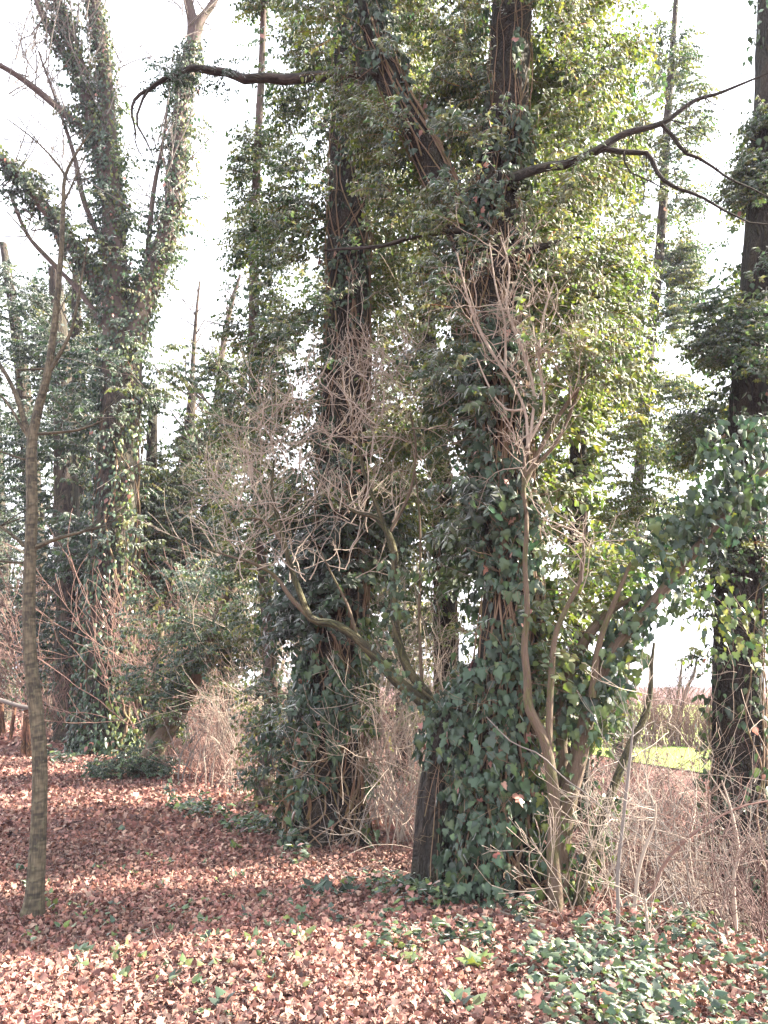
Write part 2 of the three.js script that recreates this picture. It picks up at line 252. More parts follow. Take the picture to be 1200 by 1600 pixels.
function leafAt(list, q, tip, nr, s, pal, nShapes, k = 1) { nr = nr.clone().addScaledVector(tip, -nr.dot(tip)).normalize(); const X = V(0, 0, 0).crossVectors(tip, nr); const m = new THREE.Matrix4().makeBasis(X, tip, nr).scale(V(s * R(0.85, 1.1), s, s)).setPosition(q); list.push({ m, c: tint(pal, k), g: Math.floor(rnd() * nShapes), q, s, nr }); }
// shoots of ivy standing out from an axis; R(t) metres
function shoots(list, c, t0, t1, n, rad, pal, { scale = 1, nShapes = 5, gap = 0.0, freq = 1.6, ph = 0, inner = 0.15, k = 1, az = null, pow = 0.6, front = 1 } = {}) {
  let made = 0, tries = 0; while (made < n && tries++ < n * 6) {
    const t = R(t0, t1), q = c.getPoint(t), a = az ? R(az[0], az[1]) : R(0, 6.283), rr = typeof rad === 'function' ? rad((t - t0) / (t1 - t0), a) : rad, d = rr * lerp(inner, 1, Math.pow(rnd(), pow));
    if (front < 1 && Math.sin(a) > 0.25 && Math.abs(Math.cos(a) * d) < 0.34 && rnd() > front) continue;
    q.x += Math.cos(a) * d; q.z += Math.sin(a) * d; q.y += R(-0.15, 0.15);
    if (noise(q.x * freq + ph, q.y * freq, q.z * freq + ph) + 0.6 * noise(q.x * freq * 2.6, q.y * freq * 2.6 + ph, q.z * freq * 2.6) < gap) continue;
    sprigAt(list, q, a + R(-0.8, 0.8), scale * R(0.7, 1.25), typeof pal === 'function' ? pal(q, a, d / rr) : pal, nShapes, k); made++;
  }
}
// single leaves clinging to a trunk; patchy
function cling(list, tr, t0, t1, n, { size = [0.05, 0.1], thick = 0.1, gap = -0.25, freq = 2.2, ph = 0, pal = 'dark', az = [-0.6, 3.74], nShapes = 5, skip } = {}) {
  let made = 0, tries = 0; while (made < n && tries++ < n * 6) {
    const t = R(t0, t1), a = R(...az), e = thick * Math.pow(rnd(), 1.4), q = tr.surf(t, a, 0.015 + e); if (skip && rnd() < skip(q, a)) continue;
    if (0.7 * noise(q.x * freq + ph, q.y * freq * 0.7, q.z * freq) + 0.8 * noise(q.x * freq * 4, q.y * freq * 1.6 + ph, q.z * freq * 4) < gap) continue;
    const out = V(Math.cos(a), 0, Math.sin(a)), nr = out.clone().add(V(R(-1.1, 1.1), R(-0.3, 1), R(-1.1, 1.1))).normalize(), tip = V(R(-0.6, 0.6), -1, R(-0.6, 0.6)).addScaledVector(out, R(-0.1, 0.5)).normalize();
    leafAt(list, q, tip, nr, lerp(size[0], size[1], Math.pow(rnd(), 1.6)), rnd() < 0.025 ? 'litter' : typeof pal === 'function' ? pal(q, a) : pal, nShapes, 1); made++;
  }
}
// the leaves that show largest become parts of their own, the rest one instanced part
const leafMats = {}; function leafMatFor(col) { const k = [col.r, col.g, col.b].map((x) => Math.round(x * 50)).join(); if (!leafMats[k]) { leafMats[k] = ML.ivy.clone(); leafMats[k].color.copy(col); } return leafMats[k]; }
function ivyParts(list, parent, count, shapes = ivyLobed, spread = 0.07) {
  const cam = V(0, EYE, 0), sc = list.map((e) => { const d = cam.clone().sub(e.q), l = d.length(); const X = V(0, 0, 0).setFromMatrixColumn(e.m, 2).normalize(); return [e, e.s * Math.abs(X.dot(d.divideScalar(l))) / l + (e.bonus ?? 0)]; }).sort((a, b) => b[1] - a[1]);
  const chosen = []; for (const [e] of sc) { if (chosen.length >= count) break; if (chosen.some((c) => c.q.distanceToSquared(e.q) < spread * spread)) continue; chosen.push(e); }
  const set = new Set(chosen), off = parent.getWorldPosition(V(0, 0, 0)), cols = [0, 1, 2, 3, 4, 5, 6].map(() => tint('mid'));
  for (const e of chosen) { const m = new THREE.Mesh(shapes[e.g], leafMatFor(pick(e.pal ?? cols))); e.m.decompose(m.position, m.quaternion, m.scale); m.position.sub(off); m.name = 'ivy_leaf'; m.castShadow = m.receiveShadow = true; parent.add(m); }
  return list.filter((e) => !set.has(e));
}
// ================================================================ THE GROUND
const gridLine = (a, b, s, far) => { const o = []; for (let x = a; x <= b + 1e-6; x += s) o.push(x); let d = s; for (let x = a; x > -far;) { d *= 1.35; x -= d; o.unshift(x); } d = s; for (let x = b; x < far;) { d *= 1.35; x += d; o.push(x); } return o; };
function sheet(xs, zs, hf, uvs) {
  const p = [], u = [], idx = []; const W = xs.length;
  for (const z of zs) for (const x of xs) { p.push(x, hf(x, z), z); u.push(x * uvs, z * uvs); }
  for (let j = 0; j < zs.length - 1; j++) for (let i = 0; i < W - 1; i++) { const a = j * W + i, b = a + W; idx.push(a, b, a + 1, a + 1, b, b + 1); }
  const g = new THREE.BufferGeometry(); g.setAttribute('position', new THREE.Float32BufferAttribute(p, 3)); g.setAttribute('uv', new THREE.Float32BufferAttribute(u, 2)); g.setIndex(idx); g.computeVertexNormals(); return g;
}
const ground = put(new THREE.Mesh(sheet(gridLine(-14, 14, 0.16, 200), gridLine(-30, 1, 0.16, 200), H, 0.8), M.soil), 'ground', scene);
tag(ground, 'woodland floor of brown soil under fallen leaves', 'ground', null, 'structure');
{ // the meadow beyond the ditch, a sheet that follows the ground
  const us = [], zs = []; for (let k = 0; k <= 60; k++) us.push(k); for (let z = -70; z <= -6; z += 1) zs.push(z);
  const p = [], uv = [], idx = []; zs.forEach((z, j) => us.forEach((k, i) => { const x = rowX(z) + 15 + 0.6 * noise(z * 0.5, 3) + k * k * 0.05; p.push(x, H(x, z) + 0.035, z); uv.push(x * 0.4, z * 0.4); if (j && i) { const a = (j - 1) * us.length + i - 1, b = a + us.length; idx.push(a, b, a + 1, a + 1, b, b + 1); } }));
  const g = new THREE.BufferGeometry(); g.setAttribute('position', new THREE.Float32BufferAttribute(p, 3)); g.setAttribute('uv', new THREE.Float32BufferAttribute(uv, 2)); g.setIndex(idx); g.computeVertexNormals();
  tag(put(new THREE.Mesh(g, M.field), 'meadow', scene), 'bright green meadow beyond the ditch and the trees', 'meadow', null, 'structure');
}
const inView = (x, y, z, pad = 0.15) => { const dx = x, dy = y - EYE, dz = -z, f = dz * cp + dy * sp, v = dy * cp - dz * sp; return f > 0.2 && Math.abs(dx / f) < 600 / FPX + pad && Math.abs(v / f) < 800 / FPX + pad; };
{ // fallen leaves
  const list = [], pal = [0, 1, 2, 3, 4, 5, 6].map((k) => C3(...PAL.litter[k]));
  const one = (x, z, s, lift, flat) => {
    const e = 0.06, n = V(H(x - e, z) - H(x + e, z), 2 * e, H(x, z - e) - H(x, z + e)).normalize().add(V(R(-flat, flat), 0, R(-flat, flat))).normalize(), a = R(0, 6.283), tip = V(Math.cos(a), 0, Math.sin(a)); tip.addScaledVector(n, -tip.dot(n)).normalize();
    const dens = 0.78 + 0.3 * noise(x * 1.1 + 4, z * 1.1) ; leafAt(list, V(x, H(x, z) + lift, z), tip, n, s, 'litter', 8, dens);
  };
  const spread = (n, z0, z1, s0, s1, pw) => { let m = 0; while (m < n) { const z = -lerp(z0, z1, Math.pow(rnd(), pw)), hw = -z * 0.62 + 0.6, x = R(-hw, hw), sd = side(x, z); if (!inView(x, 0, z)) continue; if (sd > 0.4 && rnd() < 0.35) { m++; continue; } if (sd > 2.5 && rnd() < 0.5) { m++; continue; } one(x, z, R(s0, s1), R(0.003, 0.035), 0.85); m++; } };
  spread(92000, 3.6, 8, 0.02, 0.056, 0.8); spread(40000, 8, 16, 0.04, 0.085, 0.8); spread(16000, 16, 34, 0.09, 0.18, 0.7);
  const rest = (() => { const near = list.filter((e) => -e.q.z < 5.3 && inView(e.q.x, e.q.y, e.q.z, -0.01)).sort((a, b) => (b.q.y - H(b.q.x, b.q.z) + b.s * 0.15) - (a.q.y - H(a.q.x, a.q.z) + a.s * 0.15)).slice(0, 290), set = new Set(near); const cols = pal.map((c) => { const m = ML.litter.clone(); m.color.copy(c); return m; });
    for (const e of near) { const m = new THREE.Mesh(litterShapes[e.g], pick(cols)); e.m.decompose(m.position, m.quaternion, m.scale); m.name = 'fallen_leaf'; m.castShadow = m.receiveShadow = true; ground.add(m); } return list.filter((e) => !set.has(e)); })();
  cloud(rest, litterShapes, ML.litter, 'leaf_litter', ground);
  const a = new Acc(); for (let k = 0; k < 260; k++) { const z = -R(3.7, 9), x = R(-0.55, 0.5) * -z; const q = V(x, H(x, z) + R(0.02, 0.045), z); a.grow(q, V(R(-1, 1), R(-0.05, 0.12), R(-1, 1)), R(0.06, 0.3), R(0.0012, 0.003), 1, { wig: 0.16, up: -0.03, kids: 0.8, min: 0.001, seg: 0.05 }); } a.build('twigs', M.greyTwig, ground);
}

// ================================================================ THE TREES
const base = (x, y, D) => { const p = P(x, y, D); p.y = H(p.x, p.z); return p; };

// --- the thick ivy tree right of the middle
{
  const D = 6.15, t = thing('ivy_tree', 'thickest ivy-clad tree right of the middle, forking into two stems high up', 'tree', base(755, 1405, D), 'ivy-clad trees along the bank');
  const A = trunk([[768, 1440, 66], [770, 1320, 62], [776, 1200, 54], [790, 1050, 46], [800, 900, 43], [795, 760, 41], [783, 600, 41], [772, 470, 44], [776, 380, 42], [785, 250, 39], [795, 100, 37], [800, 0, 36], [803, -160, 33]], D, M.bark, t, { seedN: 2, flare: 0.3 });
  const B = trunk([[673, 1425, 30], [676, 1330, 28], [683, 1240, 26], [697, 1160, 25], [722, 1095, 23], [760, 1030, 20]], D - 0.02, M.bark, t, { seedN: 5, flare: 0.25, name: 'second_stem', rough: 0.1 });
  const Lb = trunk([[765, 440, 30], [738, 385, 33], [708, 325, 31], [668, 240, 27], [622, 150, 24], [588, 60, 22], [562, -50, 20], [540, -160, 18]], D + 0.15, M.bark, t, { seedN: 7, flare: 0, name: 'leaning_limb' });
  const br = (l, D2) => limb(l, D2, 'branch', M.darkLimb, t, 8);
  br([[600, 122, 10.5], [560, 114, 9.5], [530, 121, 10.5], [490, 119, 8.8], [450, 125, 9.6], [410, 121, 8.4], [382, 124, 8.8], [358, 114, 7.4], [330, 111, 7.8], [300, 106, 6.2], [275, 118, 5.6], [250, 127, 4.6], [232, 141, 3.8], [222, 145, 3.2], [208, 160, 2.8], [206, 180, 2.1], [212, 205, 1.6], [211, 222, 1.3], [222, 245, 0.9]], 6.3);
  br([[250, 128, 3], [232, 140, 2.5], [213, 190, 2], [226, 215, 1.6], [240, 245, 1]], 6.25);
  br([[795, 280, 9], [828, 268, 9, 5.6], [862, 259, 8, 5.35], [880, 258, 8.6, 5.3], [908, 247, 7.4, 5.2], [938, 233, 8, 5.1], [962, 216, 6.4, 5.1], [985, 206, 6, 5.1], [1015, 199, 5.2, 5.1], [1040, 190, 5, 5.1], [1064, 172, 4.2, 5.1], [1090, 155, 3.6, 5.1], [1120, 147, 3, 5.1], [1150, 135, 2.4, 5.1], [1215, 108, 1.4, 5.1]], 6.0);
  br([[938, 233, 5.5], [955, 234, 5], [980, 239, 5], [1008, 238, 4.6], [1020, 252, 4.4], [1030, 275, 4], [1045, 287, 3.5], [1060, 295, 3.2], [1085, 303, 2.8], [1110, 315, 2.2], [1160, 345, 1.6], [1215, 352, 1]], 5.1);
  br([[1033, 193, 4], [1046, 207, 3.7], [1058, 222, 3.6], [1070, 239, 3.2], [1090, 246, 2.8], [1120, 265, 2.2], [1140, 280, 1.9], [1165, 290, 1.6], [1220, 318, 1]], 5.1);
  br([[975, 237, 2], [980, 265, 1.6], [1020, 285, 1.2], [1045, 300, 0.8]], 5.08); br([[1000, 275, 1.2], [1007, 290, 1], [1005, 320, 0.7]], 5.07);
  br([[795, 400, 10], [830, 388, 9], [870, 380, 5], [910, 370, 3]], 5.85); br([[940, 430, 3], [975, 425, 2.4], [1015, 422, 1.2]], 6.1);
  br([[720, 362, 6], [690, 363, 5.5], [655, 367, 4.5], [600, 384, 3.6], [550, 388, 2.8], [508, 391, 1.6]], 5.9); br([[672, 365, 2], [662, 345, 1.6], [650, 330, 1]], 5.9);
  { const a = new Acc(); for (const [x, y] of [[985, 205], [1050, 188], [1100, 152], [1010, 240], [1060, 295], [1110, 316], [1120, 265], [940, 233], [1075, 240]]) for (let k = 0; k < 3; k++) a.grow(P(x, y, 5.1), V(R(-0.3, 1), R(-0.8, 0.8), R(-0.5, 0.5)), R(0.2, 0.5), 0.004, 1, { wig: 0.25, up: 0, kids: 3, min: 0.0012 }); for (const [x, y] of [[207, 165], [211, 205], [222, 240], [232, 138], [290, 112], [400, 122]]) for (let k = 0; k < 3; k++) a.grow(P(x, y, 6.3), V(R(-0.5, 0.8), R(-1, 0.3), R(-0.4, 0.4)), R(0.12, 0.35), 0.003, 1, { wig: 0.3, up: -0.03, kids: 2.5, min: 0.0011, seg: 0.06 }); a.build('twigs', M.darkLimb, t); }
  vines(A, t, 46, 0.03, 0.95, { r: [0.004, 0.012] }); vines(A, t, 10, 0.0, 0.3, { mat: M.vineRed, r: [0.008, 0.016] }); vines(B, t, 5, 0, 0.9, { r: [0.003, 0.006] }); vines(Lb, t, 18, 0.05, 0.95, { mat: M.vine });
  let list = [];
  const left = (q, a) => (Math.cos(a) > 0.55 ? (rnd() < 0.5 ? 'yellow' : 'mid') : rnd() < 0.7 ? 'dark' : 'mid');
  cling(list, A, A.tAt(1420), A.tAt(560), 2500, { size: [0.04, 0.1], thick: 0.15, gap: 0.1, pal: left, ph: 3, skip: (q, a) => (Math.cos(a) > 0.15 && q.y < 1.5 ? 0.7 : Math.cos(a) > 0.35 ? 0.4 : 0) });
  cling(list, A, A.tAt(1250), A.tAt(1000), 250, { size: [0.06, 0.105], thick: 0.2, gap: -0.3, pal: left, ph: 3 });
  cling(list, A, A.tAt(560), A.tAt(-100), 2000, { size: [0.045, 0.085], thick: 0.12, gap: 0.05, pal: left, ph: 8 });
  cling(list, B, 0.1, 1, 380, { size: [0.045, 0.09], thick: 0.08, gap: 0.0, ph: 11, az: [-0.6, 1.5] }); cling(list, B, 0.5, 1, 260, { size: [0.045, 0.1], thick: 0.1, gap: 0, ph: 14 });
  cling(list, Lb, 0, 1, 900, { size: [0.05, 0.085], thick: 0.12, gap: 0, ph: 21 });
  list = ivyParts(list, t, 260);
  cloud(list, ivyLobed, ML.ivy, 'ivy_foliage', t);
  const sh = [];
  shoots(sh, A.c, A.tAt(1100), A.tAt(640), 300, 0.4, (q, a) => (Math.cos(a) > 0.3 ? 'yellow' : 'mid'), { gap: 0.1, ph: 4, inner: 0.35 });
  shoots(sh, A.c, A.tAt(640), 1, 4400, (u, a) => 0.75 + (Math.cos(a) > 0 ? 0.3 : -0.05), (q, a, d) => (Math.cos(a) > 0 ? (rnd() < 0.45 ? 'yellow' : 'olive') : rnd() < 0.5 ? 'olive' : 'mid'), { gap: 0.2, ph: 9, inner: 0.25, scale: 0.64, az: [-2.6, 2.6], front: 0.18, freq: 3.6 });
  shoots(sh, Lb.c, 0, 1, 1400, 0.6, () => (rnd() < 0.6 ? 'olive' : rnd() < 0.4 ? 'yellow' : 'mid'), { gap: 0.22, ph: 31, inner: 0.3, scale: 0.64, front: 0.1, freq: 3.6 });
  { const c = new THREE.CatmullRomCurve3(px([[350, 112, 1], [300, 106, 1], [245, 130, 1]], 6.28)[0]); shoots(sh, c, 0, 1, 95, 0.13, 'dark', { scale: 0.42, gap: -1, inner: 0 }); }
  { const c = new THREE.CatmullRomCurve3(px([[880, 60, 1], [950, 110, 1], [1010, 100, 1]], 6.3)[0]); shoots(sh, c, 0, 1, 90, 0.3, 'mid', { scale: 0.7, gap: 0 }); }
  cloud(sh, sprigsNear, ML.light, 'crown_foliage', t);
}
// --- the ivy tree left of it
{
  const D = 8, t = thing('ivy_tree', 'straight ivy-clad tree in the middle with a wide base and tangled stems', 'tree', base(505, 1325, D), 'ivy-clad trees along the bank');
  const A = trunk([[503, 1365, 60], [505, 1280, 53], [514, 1180, 48], [524, 1050, 43], [531, 880, 40], [536, 700, 38], [543, 520, 37], [546, 350, 36], [549, 180, 34], [551, 20, 31], [553, -160, 28]], D, M.bark, t, { seedN: 12, flare: 0.45 });
  vines(A, t, 50, 0.02, 0.95, { r: [0.005, 0.013], wig: 0.5 }); vines(A, t, 12, 0, 0.3, { mat: M.vineRed, r: [0.01, 0.02], wig: 0.2 });
  let list = [];
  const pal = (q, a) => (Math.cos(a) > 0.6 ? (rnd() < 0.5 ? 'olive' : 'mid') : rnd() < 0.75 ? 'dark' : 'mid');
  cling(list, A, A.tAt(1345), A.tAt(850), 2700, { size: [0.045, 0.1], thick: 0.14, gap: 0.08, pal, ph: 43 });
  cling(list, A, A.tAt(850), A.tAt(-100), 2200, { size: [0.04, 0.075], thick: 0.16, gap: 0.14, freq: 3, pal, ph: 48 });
  list = ivyParts(list, t, 200);
  cloud(list, ivyLobed, ML.ivy, 'ivy_foliage', t);
  const sh = [];
  shoots(sh, A.c, A.tAt(1180), A.tAt(800), 480, 0.46, (q, a) => (Math.cos(a) > 0.2 ? 'mid' : 'dark'), { gap: 0.12, ph: 51, inner: 0.3 });
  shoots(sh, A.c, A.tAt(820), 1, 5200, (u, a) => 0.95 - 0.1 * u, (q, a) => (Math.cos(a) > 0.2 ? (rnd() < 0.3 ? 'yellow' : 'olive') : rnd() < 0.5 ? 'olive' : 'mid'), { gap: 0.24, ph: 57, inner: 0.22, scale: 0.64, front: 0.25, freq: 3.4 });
  cloud(sh, sprigsNear, ML.light, 'crown_foliage', t);
}
// --- trees that stand behind those two
function ivyColumn(name, label, list, D, foliage, { mat = M.bark, n = 1200, pal = 'mid', clingN = 500, scale = 1, seedN = 1, gap = 0.1, far = false, vineN = 6, extra, group = 'ivy-clad trees along the bank', clump = 1.6, sides = 22 } = {}) {
  const b = base(list[0][0], list[0][1], D), t = thing(name, label, 'tree', b, group); const A = trunk([[list[0][0], list[0][1] + 30, list[0][2]], ...list], D, mat, t, { seedN, sides });
  if (vineN) vines(A, t, vineN, 0, 0.6);
  const cl = []; cling(cl, A, 0.02, 1, clingN, { size: far ? [0.09, 0.16] : [0.06, 0.11], thick: far ? 0.25 : 0.15, gap: -0.1, ph: seedN * 3, pal: typeof pal === 'string' ? pal : 'mid' });
  cloud(cl, ivyOvate, ML.ivy, 'ivy_foliage', t);
  const sh = []; for (const [y0, y1, k, r0, r1] of foliage) shoots(sh, A.c, A.tAt(y0), A.tAt(y1), Math.round(n * k * (far ? 1.4 : 1.45)), (u) => lerp(r0, r1, u) * D / FPX, pal, { gap, ph: seedN * 7, inner: 0.2, scale, nShapes: far ? 4 : 5, freq: clump });
  cloud(sh, far ? sprigsFar : sprigsNear, ML.light, 'crown_foliage', t);
  if (extra) extra(t, A);
  return t;
}
ivyColumn('ivy_tree', 'slim dark ivy-clad tree standing behind the gap between the two thick trees', [[690, 1230, 22], [697, 1050, 19], [695, 900, 18], [690, 760, 17], [672, 600, 15], [662, 400, 13], [650, 150, 11], [645, -100, 9]], 9.6, [[1120, 860, 0.08, 50, 90], [860, 350, 0.5, 120, 140], [350, -60, 0.38, 130, 120]], { n: 3300, pal: (q, a) => (rnd() < 0.5 ? 'yellow' : 'olive'), seedN: 21, gap: 0.22, scale: 0.72, clump: 3.2 });
ivyColumn('ivy_tree', 'ivy-clad tree with sunlit yellow-green foliage right behind the thickest trunk', [[905, 1260, 18], [903, 1100, 15], [905, 900, 14], [902, 650, 13], [897, 400, 12], [890, 150, 10], [885, -80, 8]], 9.2, [[1150, 850, 0.07, 60, 90], [850, 420, 0.45, 100, 120], [420, 200, 0.25, 110, 90], [200, -40, 0.06, 60, 50]], { n: 3300, pal: () => (rnd() < 0.7 ? 'yellow' : 'olive'), seedN: 25, gap: 0.24, scale: 0.72, clump: 3.2 });
ivyColumn('ivy_tree', 'slender ivy column left of the straight tree, pale bare stem showing high up', [[414, 1275, 13], [420, 1150, 11], [424, 1050, 10], [405, 820, 9], [397, 620, 9], [397, 430, 8], [402, 250, 7], [410, 80, 6], [415, -100, 5]], 10, [[1270, 1000, 0.12, 24, 30], [1000, 640, 0.3, 45, 58], [640, 380, 0.27, 46, 32], [380, 60, 0.2, 26, 24], [60, -60, 0.08, 26, 26]], { n: 1350, pal: () => (rnd() < 0.5 ? 'mid' : 'olive'), seedN: 29, mat: M.bareLimb, gap: 0.0, scale: 0.75, clingN: 700 });
ivyColumn('ivy_tree', 'tall hazy ivy-clad tree far right of the middle, behind the spreading bare branches', [[965, 1178, 8], [985, 900, 8], [1010, 600, 8], [1034, 350, 8], [1042, 200, 7], [1052, 60, 5], [1062, -80, 4]], 20, [[900, 620, 0.3, 60, 85], [620, 400, 0.34, 60, 50], [400, 150, 0.2, 55, 55], [150, 0, 0.06, 30, 20]], { n: 1900, far: true, pal: () => (rnd() < 0.5 ? 'olive' : 'mid'), seedN: 33, mat: M.farBark, gap: 0.28, group: 'ivy-clad trees in the distance' });
{ // --- the tree at the right edge
  ivyColumn('ivy_tree', 'dark ivy-clad tree at the right edge, its trunk bare near the ground', [[1165, 1420, 46], [1160, 1320, 42], [1156, 1180, 39], [1152, 1000, 35], [1158, 850, 31], [1168, 650, 29], [1182, 450, 27], [1197, 200, 23], [1205, -60, 20]], 8.6, [[1020, 700, 0.26, 80, 100], [700, 420, 0.54, 115, 80], [420, 180, 0.2, 55, 35]], { n: 2300, pal: () => (rnd() < 0.4 ? 'olive' : 'mid'), seedN: 37, gap: 0.22, scale: 0.7, clump: 3, vineN: 16, clingN: 2200, sides: 34 });
}
// --- the big many-limbed tree on the left
{
  const D = 16.8, t = thing('ivy_tree', 'big ivy-clad tree on the left dividing into many rising limbs', 'tree', base(168, 1182, D), 'ivy-clad trees along the bank');
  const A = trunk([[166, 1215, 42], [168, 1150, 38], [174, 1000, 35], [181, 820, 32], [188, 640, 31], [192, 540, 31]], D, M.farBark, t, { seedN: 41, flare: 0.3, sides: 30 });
  vines(A, t, 9, 0, 1, { r: [0.012, 0.025], mat: M.vineRed, off: 0.03, branch: 0.2 }); vines(A, t, 7, 0, 0.9, { r: [0.02, 0.035], mat: M.vine, off: 0.05, az: [-0.5, 0.9], branch: 0.2 });
  const L = (l, d = D) => trunk(l, d, M.bareLimb, t, { seedN: 3 + l[0][0], flare: 0, name: 'limb', sides: 14, rough: 0.05 });
  const L1 = L([[190, 570, 28], [180, 450, 22], [177, 330, 19], [170, 220, 15], [163, 100, 12], [150, 20, 10], [146, -90, 8]]);
  const L2 = L([[200, 560, 22], [222, 470, 21], [250, 400, 19], [272, 320, 16], [279, 220, 14], [287, 130, 13], [300, 70, 13]]);
  const L2a = L([[300, 78, 12], [312, 35, 9], [335, 0, 7], [352, -80, 6]]), L2b = L([[300, 78, 11], [300, 30, 9], [292, -10, 8], [288, -90, 7]]);
  const L3 = L([[184, 360, 17], [165, 270, 15], [145, 190, 14], [125, 110, 12], [108, 50, 10], [88, -5, 9], [70, -90, 8]]);
  const L4 = L([[185, 500, 14, D], [150, 435, 14, D - 0.1], [120, 395, 14, D - 0.25], [90, 350, 13, D - 0.4], [45, 295, 12, D - 0.6], [5, 250, 11, D - 0.8], [-50, 200, 10, D - 0.8]], D);
  const L5 = L([[158, 235, 9, D], [140, 210, 9, D - 0.1], [115, 190, 9, D - 0.2], [75, 155, 8.5, D - 0.3], [30, 120, 8, D - 0.4], [-40, 80, 7, D - 0.4]], D);
  const L6 = L([[128, 120, 8], [100, 85, 7.5], [75, 40, 7], [58, 0, 6.5], [45, -80, 5]]);
  L([[165, 130, 6], [150, 60, 5], [135, 0, 4], [128, -80, 3]]); L([[225, 470, 5], [232, 380, 4.5], [240, 300, 4], [255, 220, 3], [262, 160, 2]]); L([[185, 420, 6], [150, 360, 5], [130, 310, 5], [115, 240, 4], [85, 150, 2.5], [60, 80, 1.5]]);
  L([[170, 520, 7], [120, 450, 6], [90, 420, 5], [45, 370, 4], [15, 300, 3]]); L([[232, 400, 3.5], [255, 350, 3], [262, 270, 2.5], [275, 190, 1.6]]);
  { const a = new Acc(); const seeds = [[150, 20], [130, 60], [100, 40], [60, 130], [20, 120], [110, 240], [60, 80], [40, 360], [262, 160], [250, 250], [300, 40], [330, 10], [130, 310], [20, 280], [170, 120], [85, 150], [235, 330], [275, 300], [70, 330], [180, 200]]; for (const [x, y] of seeds) for (let k = 0; k < 8; k++) a.grow(P(x + R(-20, 20), y + R(-30, 30), D + R(-0.7, 0.7)), V(R(-0.7, 0.7), R(0.2, 1), R(-0.5, 0.5)), R(0.8, 2.6), R(0.01, 0.02), 2, { wig: 0.14, up: 0.03, kids: 3.5, min: 0.004, seg: 0.25 }); a.build('twigs', M.greyTwig, t); }
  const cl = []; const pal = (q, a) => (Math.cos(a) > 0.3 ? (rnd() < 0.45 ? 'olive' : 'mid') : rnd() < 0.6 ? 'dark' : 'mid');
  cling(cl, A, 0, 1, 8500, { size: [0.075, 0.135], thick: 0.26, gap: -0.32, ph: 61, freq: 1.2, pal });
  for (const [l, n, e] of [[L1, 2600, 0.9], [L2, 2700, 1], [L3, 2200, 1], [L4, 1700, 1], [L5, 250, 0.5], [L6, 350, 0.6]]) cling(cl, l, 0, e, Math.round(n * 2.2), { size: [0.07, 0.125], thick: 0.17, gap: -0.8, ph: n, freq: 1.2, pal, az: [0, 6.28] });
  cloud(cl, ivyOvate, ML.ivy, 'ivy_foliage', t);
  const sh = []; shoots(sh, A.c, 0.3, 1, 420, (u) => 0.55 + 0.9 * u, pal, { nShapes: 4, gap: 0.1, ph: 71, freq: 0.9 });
  shoots(sh, L1.c, 0, 0.6, 130, 0.4, pal, { nShapes: 4, gap: 0, freq: 0.9 }); shoots(sh, L2.c, 0, 0.9, 80, 0.32, pal, { nShapes: 4, gap: 0, freq: 0.9 }); shoots(sh, L3.c, 0, 0.9, 60, 0.32, pal, { nShapes: 4, gap: 0, freq: 0.9 }); shoots(sh, L4.c, 0, 1, 80, 0.34, pal, { nShapes: 4, gap: 0, freq: 0.9 });
  cloud(sh, sprigsFar, ML.light, 'crown_foliage', t);
}
// --- further ivy trees on the left
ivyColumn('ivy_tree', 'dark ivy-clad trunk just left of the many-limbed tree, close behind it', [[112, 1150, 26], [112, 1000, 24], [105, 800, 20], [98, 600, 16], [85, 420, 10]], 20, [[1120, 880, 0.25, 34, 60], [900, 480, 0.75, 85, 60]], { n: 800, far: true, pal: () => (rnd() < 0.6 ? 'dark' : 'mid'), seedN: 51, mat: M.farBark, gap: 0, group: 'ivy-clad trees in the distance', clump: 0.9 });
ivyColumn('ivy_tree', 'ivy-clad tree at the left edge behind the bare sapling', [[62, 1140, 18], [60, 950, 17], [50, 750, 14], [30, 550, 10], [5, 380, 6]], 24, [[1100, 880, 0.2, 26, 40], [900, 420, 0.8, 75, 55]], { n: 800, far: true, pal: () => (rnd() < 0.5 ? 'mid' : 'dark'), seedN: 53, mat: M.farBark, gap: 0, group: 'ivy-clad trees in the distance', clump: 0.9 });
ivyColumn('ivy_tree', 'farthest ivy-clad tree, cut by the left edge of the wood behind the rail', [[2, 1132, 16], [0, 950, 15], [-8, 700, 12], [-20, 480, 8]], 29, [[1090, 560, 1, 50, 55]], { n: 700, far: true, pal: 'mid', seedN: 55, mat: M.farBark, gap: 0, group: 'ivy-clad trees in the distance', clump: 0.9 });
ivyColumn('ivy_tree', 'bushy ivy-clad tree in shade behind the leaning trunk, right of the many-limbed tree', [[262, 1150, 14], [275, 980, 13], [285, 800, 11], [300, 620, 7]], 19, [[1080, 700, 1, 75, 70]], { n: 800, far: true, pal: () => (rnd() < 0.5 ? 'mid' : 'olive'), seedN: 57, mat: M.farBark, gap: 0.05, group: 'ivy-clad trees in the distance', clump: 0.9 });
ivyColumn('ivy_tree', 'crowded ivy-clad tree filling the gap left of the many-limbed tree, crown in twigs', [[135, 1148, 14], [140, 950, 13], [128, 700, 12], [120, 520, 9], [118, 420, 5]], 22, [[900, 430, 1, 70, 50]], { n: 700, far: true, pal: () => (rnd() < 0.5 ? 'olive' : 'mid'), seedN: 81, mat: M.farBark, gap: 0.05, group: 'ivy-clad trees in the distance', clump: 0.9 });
ivyColumn('ivy_tree', 'ivy-clad tree behind the reddish shrub, left of the slender column', [[352, 1160, 12], [352, 950, 11], [345, 800, 9], [342, 660, 6], [345, 560, 4]], 20.5, [[1100, 660, 0.9, 60, 45], [660, 560, 0.1, 25, 14]], { n: 700, far: true, pal: () => (rnd() < 0.5 ? 'olive' : 'mid'), seedN: 83, mat: M.farBark, gap: 0.1, group: 'ivy-clad trees in the distance', clump: 0.9 });
